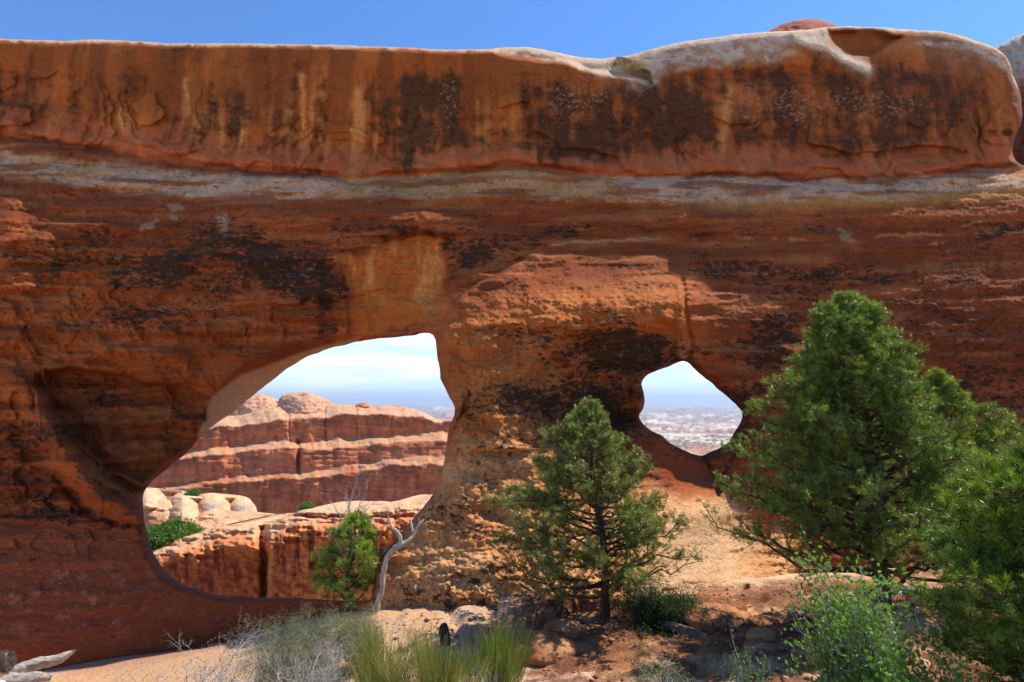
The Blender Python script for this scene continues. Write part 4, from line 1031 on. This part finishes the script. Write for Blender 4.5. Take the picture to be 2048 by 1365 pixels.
# bleached snag
def wobble(P, seed, a=.012):
    r = np.random.default_rng(seed); P = np.array(P, float); return P + r.normal(size=P.shape) * a
def resample(P, R, n):
    P = np.array(P, float); R = np.array(R, float); s = np.concatenate([[0], np.cumsum(np.linalg.norm(np.diff(P, axis=0), axis=1))])
    u = np.linspace(0, s[-1], n); Q = np.stack([np.interp(u, s, P[:, k]) for k in range(3)], 1)
    for _ in range(2): Q[1:-1] = (Q[:-2] + 2 * Q[1:-1] + Q[2:]) / 4
    return Q, np.interp(u, s, R)
SD = 10.85
def sl(lst, seed, n=16):
    P = [tuple(at(x, y, SD + dz)) for x, y, r, dz in lst]; R = [r * .82 for x, y, r, dz in lst]
    Q, R = resample(P, R, n); g = np.random.default_rng(seed); Q += np.cumsum(g.normal(size=Q.shape) * .003, 0)
    return Q, R * (1 + .12 * np.sin(np.arange(n) * 1.7))
snag_paths = [sl([(751, 1222, .085, 0), (758, 1200, .065, 0), (766, 1177, .058, 0), (768, 1138, .06, .02), (775, 1115, .062, .03), (789, 1098, .068, .02), (806, 1088, .06, 0)], 1, 22),
              sl([(800, 1092, .05, 0), (803, 1078, .04, -.03), (798, 1066, .034, -.08), (787, 1058, .03, -.1), (780, 1047, .026, -.12), (778, 1034, .012, -.14)], 2),
              sl([(803, 1090, .055, 0), (820, 1079, .048, .05), (830, 1064, .038, .1), (838, 1049, .032, .12), (849, 1040, .018, .15)], 3),
              sl([(828, 1067, .03, .1), (823, 1055, .026, .12), (822, 1045, .022, .15), (820, 1037, .010, .16)], 4, 10),
              sl([(822, 1047, .018, .15), (815, 1037, .008, .15)], 5, 5), sl([(838, 1050, .022, .12), (837, 1036, .008, .1)], 6, 5)]
o = tubes_obj('dead_snag', snag_paths, M_GREYWOOD, 9)
tag(o, 'bleached bare tree snag with forked top standing at the foot of the pillar', 'dead tree')

# ------------------------------------------------------------------ shrubs of the foreground
def gpos(px, depth): return (float(ray(px, 1250)[0]) * depth, depth)
def to_top(px, depth, top_py):
    x, y = gpos(px, depth); return float(ray(px, top_py)[1]) * depth - gz(x, y)
def sh(name, label, px, depth, top, spr, *a, **k):
    return shrub(name, label, 'shrub', gpos(px, depth), to_top(px, depth, top), spr, *a, **k)
sh('twiggy_shrub', 'leafless whitish twig shrub sprawling on the sunlit slickrock at lower left', 430, 7.4, 1262, 1.15, 101, 44, 4, M_TWIG, (.018, .012), 1, (.16, .20, .06), .012, kids=(2, 3), up=.1, wob=.34)
sh('twiggy_shrub', 'dense pale grey twig shrub between the bare shrub and the broom plants', 625, 6.5, 1282, .72, 102, 40, 4, M_TWIG, (.016, .008), 1, (.20, .21, .13), .008, kids=(2, 4), wob=.34)
sh('sage_shrub', 'rounded grey green shrub behind the dense twig shrub', 600, 8.4, 1232, .70, 103, 60, 4, M_TWIG, (.026, .008), 5, (.17, .19, .10), .006, kids=(2, 4))
sh('sage_shrub', 'silvery feathery shrub below the bleached snag', 715, 8.7, 1228, .42, 104, 50, 4, M_TWIG, (.028, .006), 5, (.26, .28, .18), .005, kids=(2, 4), up=.5)
broom('yellow green broom plant leftmost of the three beside the silvery shrub', gpos(775, 7.0), to_top(775, 7.0, 1236), .36, 1300, 111, (.20, .215, .075), group='broom plants along the bottom')
broom('yellow green broom plant in the middle of the three, low and dense', gpos(880, 6.4), to_top(880, 6.4, 1252), .42, 1400, 112, (.21, .22, .08), group='broom plants along the bottom')
broom('greenest broom plant rightmost of the three, next to the open red soil', gpos(985, 6.8), to_top(985, 6.8, 1236), .42, 1600, 113, (.16, .21, .065), group='broom plants along the bottom')
sh('twiggy_shrub', 'small dry grey shrub at the foot of the rightmost broom plant', 960, 5.7, 1322, .40, 105, 24, 4, M_TWIG, None, r=.006)
sh('twiggy_shrub', 'low grey shrub with few leaves at the bottom edge below the central pine', 1320, 5.2, 1288, .42, 106, 22, 4, M_TWIG, (.022, .014), 1, (.15, .20, .04), .0065, kids=(2, 3), wob=.34)
sh('twiggy_shrub', 'sparse arching grey shrub between the central pine and the leafy shrub', 1500, 5.0, 1262, .36, 107, 10, 4, M_TWIG, (.028, .018), 1, (.10, .18, .04), .0075, kids=(2, 3), lean=(-.2, 0), wob=.3)
sh('leafy_shrub', 'large shrub with small glossy leaves on pale stems in front of the tallest pine', 1700, 5.0, 1126, .50, 108, 24, 4, M_TWIG, (.050, .036), 1, (.17, .29, .055), .011, kids=(2, 4), up=.35)
sh('leafy_shrub', 'low leafy shrub at the bottom right, beneath the large glossy shrub', 1790, 4.5, 1290, .42, 109, 22, 3, M_TWIG, (.046, .034), 3, (.15, .27, .05), .008, kids=(2, 4))
sh('juniper_shrub', 'dark low bush in the shade at the right foot of the central pine', 1320, 9.2, 1182, .62, 110, 34, 4, M_BARK, (.040, .016), 4, (.05, .08, .025), .008, kids=(2, 4), up=.1)
sh('juniper_shrub', 'thin leafy sprigs hanging beside the trunk of the central pine', 1290, 9.7, 1120, .45, 114, 12, 4, M_TWIG, (.03, .016), 2, (.15, .19, .07), .006, kids=(2, 3))
sh('dead_brush', 'tangle of dead brown branches on the ground between the central and tallest pines', 1450, 8.2, 1215, .7, 141, 14, 4, M_LOG, None, r=.012, up=-.1, wob=.35)
sh('dead_brush', 'dead twigs and lower branches around the trunk of the tallest pine', 1690, 7.6, 1140, .8, 142, 16, 4, M_LOG, None, r=.010, up=.0, wob=.35)
# plants beyond the opening
for lab, px_, py_, d_, h_, sd in [('round green bush growing in the cleft of the rocks behind the opening', 352, 1090, 30.0, .95, 121), ('small low green bush at the left rim of the opening', 316, 1096, 29.6, .75, 122)]:
    p = at(px_, py_, d_)
    shrub('green_bush', lab, 'bush', (p.x, p.y, p.z), h_, h_ * 1.0, sd, 40, 3, M_TWIG, (.16, .08), 5, (.10, .20, .04), .02, group='green bushes beyond the opening', kids=(3, 4))
for lab, px_, py_, d_, h_, sd in [('tiny green plant on the flat topped boulder behind the opening', 385, 994, 39.5, .28, 123), ('tiny green plant beneath the far fin above the streaked ledge', 612, 1022, 31, .22, 124)]:
    p = at(px_, py_, d_)
    shrub('green_plant', lab, 'plant', (p.x, p.y, p.z), h_, h_ * 1.2, sd, 20, 2, M_TWIG, (.12, .06), 5, (.10, .18, .05), .012, kids=(3, 4))
for lab, px_, py_, sd, w_ in [('wider dry grass tuft in the saddle on top of the wall', 1268, 134, 131, .30), ('smaller dry grass tuft left of the wider one on top of the wall', 1232, 131, 132, .16)]:
    p = at(px_, py_, 16.75); r = np.random.default_rng(sd); n = 260
    P0 = np.array(p) + np.stack([r.normal(size=n) * w_ * .6, r.normal(size=n) * .1, np.zeros(n)], 1); tip = P0 + np.stack([r.normal(size=n) * .06, r.normal(size=n) * .06, r.uniform(.08, .2, n)], 1)
    sd_ = unit(r.normal(size=(n, 3))) * .008
    rt = empty('grass_tuft', p, lab, 'grass tuft', 'grass tufts on top of the wall')
    put(tri_obj('blades', np.stack([P0 - sd_, P0 + sd_, tip], 1).reshape(-1, 3), np.repeat(np.array((.26, .20, .10)) * r.uniform(.6, 1.3, (n, 1)), 3, 0), M_LEAF), rt)

# ------------------------------------------------------------------ logs, stump, stones
def log_obj(name, label, pts, mat, sides=12, n=18, seed=3, cat='log'):
    P, R = resample([tuple(at(a, b, d)) for a, b, d, r in pts], [r for a, b, d, r in pts], n)
    V, Fc = tube_mesh([(P, R)], sides)
    g = np.random.default_rng(seed); V = V.reshape(n, sides, 3); c = P[:, None]
    grain = 1 + .16 * g.normal(size=(1, sides, 1)) + .07 * g.normal(size=(n, sides, 1))
    V = c + (V - c) * grain
    V = V.reshape(-1, 3); fl = list(Fc.ravel()); sz = [4] * len(Fc)
    for ring, rev in ((0, False), (n - 1, True)):
        idx_ = [ring * sides + k for k in range(sides)]; fl += idx_[::-1] if rev else idx_; sz.append(sides)
    o = make_mesh(name, V, fl, sz, mat); return tag(o, label, cat)
log_obj('driftwood_log', 'curved grey driftwood log with raised tip, upper one of two at lower left', [(-30, 1362, 11.2, .14), (20, 1348, 11.3, .12), (55, 1333, 11.5, .11), (80, 1324, 11.6, .10), (105, 1323, 11.7, .09), (130, 1313, 11.8, .075), (152, 1300, 11.9, .015)], M_DRIFT, seed=4)
log_obj('driftwood_log', 'smooth grey driftwood log lying along the bottom edge below the curved one', [(-40, 1372, 10.8, .14), (10, 1366, 10.9, .13), (40, 1361, 11.0, .10), (75, 1356, 11.1, .09), (103, 1356, 11.2, .05)], M_DRIFT, seed=5)
log_obj('fallen_log', 'brown fallen log lying in the shade right of the central pine', [(1330, 1248, 8.9, .05), (1370, 1262, 8.6, .07), (1420, 1285, 8.2, .08), (1480, 1312, 7.9, .10)], M_LOG, seed=6)
log_obj('fallen_log', 'dark thin log along the bottom edge beside the red soil', [(1050, 1372, 7.2, .05), (1110, 1362, 7.3, .06), (1180, 1360, 7.4, .05), (1225, 1366, 7.4, .03)], M_LOG, seed=7)
log_obj('fallen_log', 'pale weathered log beneath the close pine at lower right', [(1835, 1302, 6.6, .04), (1870, 1322, 6.4, .06), (1910, 1340, 6.2, .06), (1960, 1352, 6.1, .05)], M_GREYWOOD, seed=8)
log_obj('charred_stump', 'slim black charred stump standing between two broom plants', [(893, 1300, 9.0, .085), (892, 1280, 9.0, .08), (889, 1262, 9.0, .075), (888, 1252, 9.0, .06), (888, 1247, 9.0, .03)], M_CHAR, n=12, seed=9, cat='stump')

def sphere_grid(nu=40, nv=28):
    u = np.linspace(0, 2 * np.pi, nu, endpoint=False); v = np.linspace(.02, np.pi - .02, nv)
    U, Vv = np.meshgrid(u, v); D = np.stack([np.sin(Vv) * np.cos(U), np.sin(Vv) * np.sin(U), np.cos(Vv)], -1)
    i = np.arange(nu * nv).reshape(nv, nu); j = np.roll(i, -1, 1)
    Q = np.stack([i[:-1].ravel(), i[1:].ravel(), j[1:].ravel(), j[:-1].ravel()], 1)
    return D.reshape(-1, 3), Q
# a few loose slabs, then the litter nobody could count
def stone(name, label, px, py, d, size, seed, flat=.5, mat=None, group=None):
    x, y = float(ray(px, py)[0]) * d, d
    Dv, Qv = sphere_grid(28, 18); g = np.random.default_rng(seed)
    a_ = np.arctan2(Dv[:, 1], Dv[:, 0])
    f = .75 + .5 * fbm(Dv[:, 0] * 1.6 + seed, Dv[:, 1] * 1.6 + Dv[:, 2] * 2.1, 4, seed) ; f = np.round(f * 9) / 9 * .5 + f * .5
    P = Dv * f[:, None] * np.array([size, size * g.uniform(.6, .9), size * flat]); P = np.sign(P) * np.abs(P) ** .9 * size ** .1
    V = P + [x, y, gz(x, y) + size * flat * .25]
    c = np.zeros((len(V), 3)) + np.array((.34, .125, .048)); c = mixc(c, (.46, .22, .10), ss(.4, .6, fbm(V[:, 0] * 5, V[:, 2] * 9, 4, seed + 2)))
    o = make_mesh(name, V, Qv.ravel(), np.full(len(Qv), 4), M_SOIL, c); return tag(o, label, 'rock', group)
stone('rock_slab', 'broad low rock slab on the open soil between the broom plants and the central pine', 1085, 1300, 8.4, .50, 41, .30)
stone('rock_slab', 'flat rock slab in dappled shade at the left foot of the central pine', 1130, 1262, 9.0, .32, 42, .35)
stone('rock', 'rounded red rock right of the fallen brown log', 1525, 1296, 7.6, .20, 43, .6)
stone('rock', 'small angular rock on the slickrock between the central and tallest pines', 1470, 1215, 9.4, .20, 44, .6)
stone('rock_slab', 'long low ledge of rock in the shade below the small window', 1440, 1245, 8.9, .55, 45, .28)
g = np.random.default_rng(99); n = 5200
lx = g.uniform(-3.2, 6.5, n); ly = g.uniform(5.2, 11.4, n); lz = ground_h(lx, ly)
keep = fbm(lx * .9, ly * .9, 4, 995) + .12 * (lx > 0) > g.uniform(.42, .62, n); lx, ly, lz = lx[keep], ly[keep], lz[keep]; n = len(lx)
oc = unit(np.array([[1, 0, 0], [-1, 0, 0], [0, 1, 0], [0, -1, 0], [0, 0, 1], [0, 0, -1]], float)); of = np.array([[0, 2, 4], [2, 1, 4], [1, 3, 4], [3, 0, 4], [2, 0, 5], [1, 2, 5], [3, 1, 5], [0, 3, 5]])
szs = g.gamma(1.6, .010, n) + .006
V = oc[None] * szs[:, None, None] * g.uniform(.5, 1.2, (n, 6, 1)) * np.array([1, 1, .6]) + np.stack([lx, ly, lz + szs * .2], 1)[:, None]
Fs = (of[None] + (np.arange(n) * 6)[:, None, None]).reshape(-1, 3)
cc = np.repeat(np.array((.42, .20, .11)) * g.uniform(.5, 1.5, (n, 1)), 6, 0)
tag(make_mesh('gravel', V.reshape(-1, 3), Fs.ravel(), np.full(len(Fs), 3), M_SOIL, np.clip(cc, 0, 1), smooth=False), kind='stuff')
m_ = 9000; bx_c = g.choice(4, m_, p=[.35, .35, .15, .15]); ctr = np.array([[1.6, 9.2], [4.9, 7.6], [-.6, 7.2], [3.2, 6.4]])[bx_c]
P0 = ctr + g.normal(size=(m_, 2)) * [.95, .75]; zz = ground_h(P0[:, 0], P0[:, 1]); P0 = np.column_stack([P0, zz + .012])
dd = g.normal(size=(m_, 3)) * [1, 1, .18]; dd = unit(dd) * g.gamma(2.0, .022, (m_, 1)); sdv = unit(np.cross(dd, [0, 0, 1.0])) * .004
V = np.stack([P0 - sdv, P0 + sdv, P0 + dd], 1).reshape(-1, 3)
cc = np.repeat(np.array((.16, .10, .06)) * g.uniform(.4, 2.4, (m_, 1)), 3, 0)
tag(make_mesh('needle_litter', V, np.arange(m_ * 3), np.full(m_, 3), M_SOIL, np.clip(cc, 0, 1), smooth=False), kind='stuff')

# ------------------------------------------------------------------ person at the left edge
def simple_mat(name, col, rough=.6, sub=0.0):
    m = bpy.data.materials.new(name); m.use_nodes = True; N = m.node_tree.nodes; K = m.node_tree.links; b = N['Principled BSDF']
    n = N.new('ShaderNodeTexNoise'); n.inputs['Scale'].default_value = 40
    r = N.new('ShaderNodeMix'); r.data_type = 'RGBA'; r.inputs[6].default_value = (*[c * .85 for c in col], 1); r.inputs[7].default_value = (*col, 1)
    K.new(n.outputs['Fac'], r.inputs[0]); K.new(r.outputs[2], b.inputs['Base Color']); b.inputs['Roughness'].default_value = rough
    if sub: b.inputs['Subsurface Weight'].default_value = sub; b.inputs['Subsurface Radius'].default_value = (.02, .008, .005)
    return m
M_SKIN = simple_mat('skin', (.62, .33, .22), .5, .1); M_HAIR = simple_mat('brown_hair', (.065, .034, .016), .45); M_SHIRT = simple_mat('white_cloth', (.82, .80, .77), .8); M_TROUSER = simple_mat('dark_cloth', (.06, .07, .10), .85)
def skin_body(name, verts, edges, radii, mat, vox=0.0, sub=2):
    me = bpy.data.meshes.new(name); me.from_pydata(verts, edges, []); o = bpy.data.objects.new(name, me); scene.collection.objects.link(o)
    md = o.modifiers.new('skin', 'SKIN'); me.skin_vertices[0].data
    for i, r in enumerate(radii):
        sv = me.skin_vertices[0].data[i]; sv.radius = r if isinstance(r, tuple) else (r, r); sv.use_root = (i == 0)
    s = o.modifiers.new('sub', 'SUBSURF'); s.levels = s.render_levels = sub
    me.materials.append(mat); return o
HC = np.array(at(-2, 1331, 5.9))            # head centre; faces +x (right), looking down
root_p = empty('person', (HC[0] - .05, HC[1], gz(HC[0] - .05, HC[1])), 'person with short brown hair and white shirt, head bowed, cut by the left edge', 'person')
gzp = root_p.location.z; Hn = HC[2]
px0, py0 = HC[0] - .10, HC[1]
hip = gzp + (Hn - gzp) * .53; shz = Hn - .27
bv_ = [(px0 - .06, py0, hip), (px0 - .05, py0, hip + (shz - hip) * .5), (px0 - .03, py0, shz - .02), (px0 + .02, py0, shz + .09), (px0 + .08, py0, Hn - .05),
       (px0 - .04, py0 - .19, shz - .03), (px0 + .06, py0 - .25, shz - .28), (px0 + .26, py0 - .18, shz - .36),
       (px0 - .04, py0 + .19, shz - .03), (px0 + .04, py0 + .25, shz - .28), (px0 + .24, py0 + .20, shz - .38),
       (px0 - .05, py0 - .09, hip - .08), (px0 + .01, py0 - .10, gzp + (hip - gzp) * .5), (px0 - .04, py0 - .10, gzp + .08), (px0 + .12, py0 - .11, gzp + .03),
       (px0 - .05, py0 + .09, hip - .08), (px0 + .03, py0 + .10, gzp + (hip - gzp) * .5), (px0 - .02, py0 + .10, gzp + .08), (px0 + .14, py0 + .11, gzp + .03)]
be_ = [(0, 1), (1, 2), (2, 3), (3, 4), (2, 5), (5, 6), (6, 7), (2, 8), (8, 9), (9, 10), (0, 11), (11, 12), (12, 13), (13, 14), (0, 15), (15, 16), (16, 17), (17, 18)]
br_ = [.12, .11, .115, .05, .06, .055, .04, .028, .055, .04, .028, .085, .058, .04, .035, .085, .058, .04, .035]
# hands: five separate fingers on each forearm end
for wi, sy in ((7, -1), (10, 1)):
    w = np.array(bv_[wi]); palm = w + np.array([.075, 0, -.02]); pi_ = len(bv_); bv_.append(tuple(palm)); be_.append((wi, pi_)); br_.append(.026)
    for q, (oy, ln) in enumerate([(-.03, .065), (-.01, .075), (.01, .072), (.03, .055)]):
        a = palm + np.array([.035, oy, 0]); b = a + np.array([ln * .55, 0, -.012]); c = b + np.array([ln * .4, 0, -.03]); k0 = len(bv_)
        bv_ += [tuple(a), tuple(b), tuple(c)]; be_ += [(pi_, k0), (k0, k0 + 1), (k0 + 1, k0 + 2)]; br_ += [.010, .009, .008]
    a = palm + np.array([-.01, -sy * .04, 0]); b = a + np.array([.035, -sy * .02, -.01]); k0 = len(bv_); bv_ += [tuple(a), tuple(b)]; be_ += [(pi_, k0), (k0, k0 + 1)]; br_ += [.012, .009]
bd_ = skin_body('body', bv_, be_, br_, M_SKIN)
dg = bpy.context.evaluated_depsgraph_get(); ev = bd_.evaluated_get(dg); me_b = bpy.data.meshes.new_from_object(ev)
bpy.data.objects.remove(bd_)
nb = len(me_b.vertices); co = np.empty(nb * 3); me_b.vertices.foreach_get('co', co); co = co.reshape(-1, 3)
fb_ = [list(p.vertices) for p in me_b.polygons]
# head: facing +x then pitched down
Dh, Qh = sphere_grid(64, 44)
x, y, z = Dh.T
R_h = np.stack([x * .100, y * .078, z * .122], 1)
fr = np.clip(x, 0, 1)
R_h[:, 0] += .030 * np.exp(-((y / .16) ** 2 + ((z + .12) / .16) ** 2)) * (x > 0) + .010 * np.exp(-((y / .3) ** 2 + ((z + .48) / .10) ** 2)) * (x > 0) + .012 * np.exp(-((y / .35) ** 2 + ((z + .82) / .15) ** 2)) * (x > 0)
for sy in (-1, 1): R_h[:, 0] -= .014 * np.exp(-(((y - sy * .38) / .16) ** 2 + ((z - .08) / .10) ** 2)) * (x > 0)
R_h[:, 0] -= .006 * np.exp(-((y / .3) ** 2 + ((z + .55) / .03) ** 2)) * (x > 0)
R_h[:, 1] *= 1 - .25 * np.clip(-z, 0, 1)
for sy in (-1, 1): R_h[:, 1] += sy * .022 * np.exp(-(((x + .05) / .16) ** 2 + ((z + .05) / .22) ** 2)) * (y * sy > .6)
def pitch(P, a): c, s = math.cos(a), math.sin(a); return np.stack([P[:, 0] * c + P[:, 2] * s, P[:, 1], -P[:, 0] * s + P[:, 2] * c], 1)
A_P = .65
Vh_ = pitch(R_h, A_P) + HC
allV = np.concatenate([co, Vh_]); fl, sz = [], []
for f in fb_: fl += f; sz.append(len(f))
for f in (Qh + nb): fl += list(f); sz.append(4)
body = make_mesh('body', allV, fl, sz, M_SKIN)
rm = body.modifiers.new('join', 'REMESH'); rm.mode = 'VOXEL'; rm.voxel_size = .007; rm.use_smooth_shade = True
put(body, root_p)
# hair: cap with strands
msk = (z > .18) | ((x < -.15) & (z > -.5)) | ((np.abs(y) > .6) & (z > .05) & (x < .35))
hm = msk[Qh].all(1)
Rc = R_h * 1.0 + Dh * (.016 + .010 * fbm(np.arctan2(y, x) * 6, z * 6, 4, 901)[:, None])
Vc = pitch(Rc, A_P) + HC
cap = Qh[hm]
rng = np.random.default_rng(5); hi = np.where(msk)[0]; hs = rng.choice(hi, 2600)
p0 = Rc[hs] - Dh[hs] * .004; dn = unit(Dh[hs] * .35 + np.array([.55, 0, -.55]) * (x[hs] > -.2)[:, None] + np.array([-.1, 0, -.8]) * (x[hs] <= -.2)[:, None] + rng.normal(size=(2600, 3)) * .3)
p1 = p0 + dn * rng.uniform(.025, .055, (2600, 1)); sd_ = unit(np.cross(dn, Dh[hs])) * .0022
st = pitch(np.stack([p0 - sd_, p0 + sd_, p1], 1).reshape(-1, 3), A_P) + HC
V2 = np.concatenate([Vc, st]); fl = list(cap.ravel()) + list(range(len(Vc), len(V2))); sz = [4] * len(cap) + [3] * 2600
put(make_mesh('hair', V2, fl, sz, M_HAIR), root_p)
for sy in (-1, 1):
    De, Qe = sphere_grid(16, 10); pe = pitch(np.array([[.088, sy * .030, .010]]), A_P)[0] + HC
    put(make_mesh('eye', De * .011 + pe, Qe.ravel(), np.full(len(Qe), 4), simple_mat('eye_surface', (.10, .07, .05), .2)), root_p)
# shirt and trousers follow the body
def garment(name, ids, edg, grow_, mat):
    mp_ = {v: i for i, v in enumerate(ids)}; vv = [bv_[i] for i in ids]; ee = [(mp_[a], mp_[b]) for a, b in edg]
    o = skin_body(name, vv, ee, [br_[i] + grow_ for i in ids], mat); 
    o.parent = root_p
    for v in o.data.vertices: v.co = v.co - root_p.location
    return o
garment('shirt', [0, 1, 2, 3, 5, 6, 8, 9], [(0, 1), (1, 2), (2, 3), (2, 5), (5, 6), (2, 8), (8, 9)], .022, M_SHIRT)
garment('trousers', [0, 11, 12, 13, 15, 16, 17], [(0, 11), (11, 12), (12, 13), (0, 15), (15, 16), (16, 17)], .016, M_TROUSER)

# ------------------------------------------------------------------ air
import bmesh
bm = bmesh.new(); bmesh.ops.create_cube(bm, size=1)
hz_me = bpy.data.meshes.new('haze'); 
x0, x1, y0, y1, z0, z1 = -42000, 42000, -60, 36000, -420, 520
for v in bm.verts: v.co = (x0 if v.co.x < 0 else x1, y0 if v.co.y < 0 else y1, z0 if v.co.z < 0 else z1)
bm.to_mesh(hz_me); bm.free()
hz_o = bpy.data.objects.new('haze', hz_me); scene.collection.objects.link(hz_o); tag(hz_o, kind='stuff')
hm_ = bpy.data.materials.new('air'); hm_.use_nodes = True; N = hm_.node_tree.nodes
N.remove(N['Principled BSDF']); pv = N.new('ShaderNodeVolumePrincipled'); pv.inputs['Color'].default_value = (.72, .86, 1.0, 1); pv.inputs['Density'].default_value = 8.5e-5; pv.inputs['Anisotropy'].default_value = 0.2
hm_.node_tree.links.new(pv.outputs[0], N['Material Output'].inputs['Volume']); hz_me.materials.append(hm_)
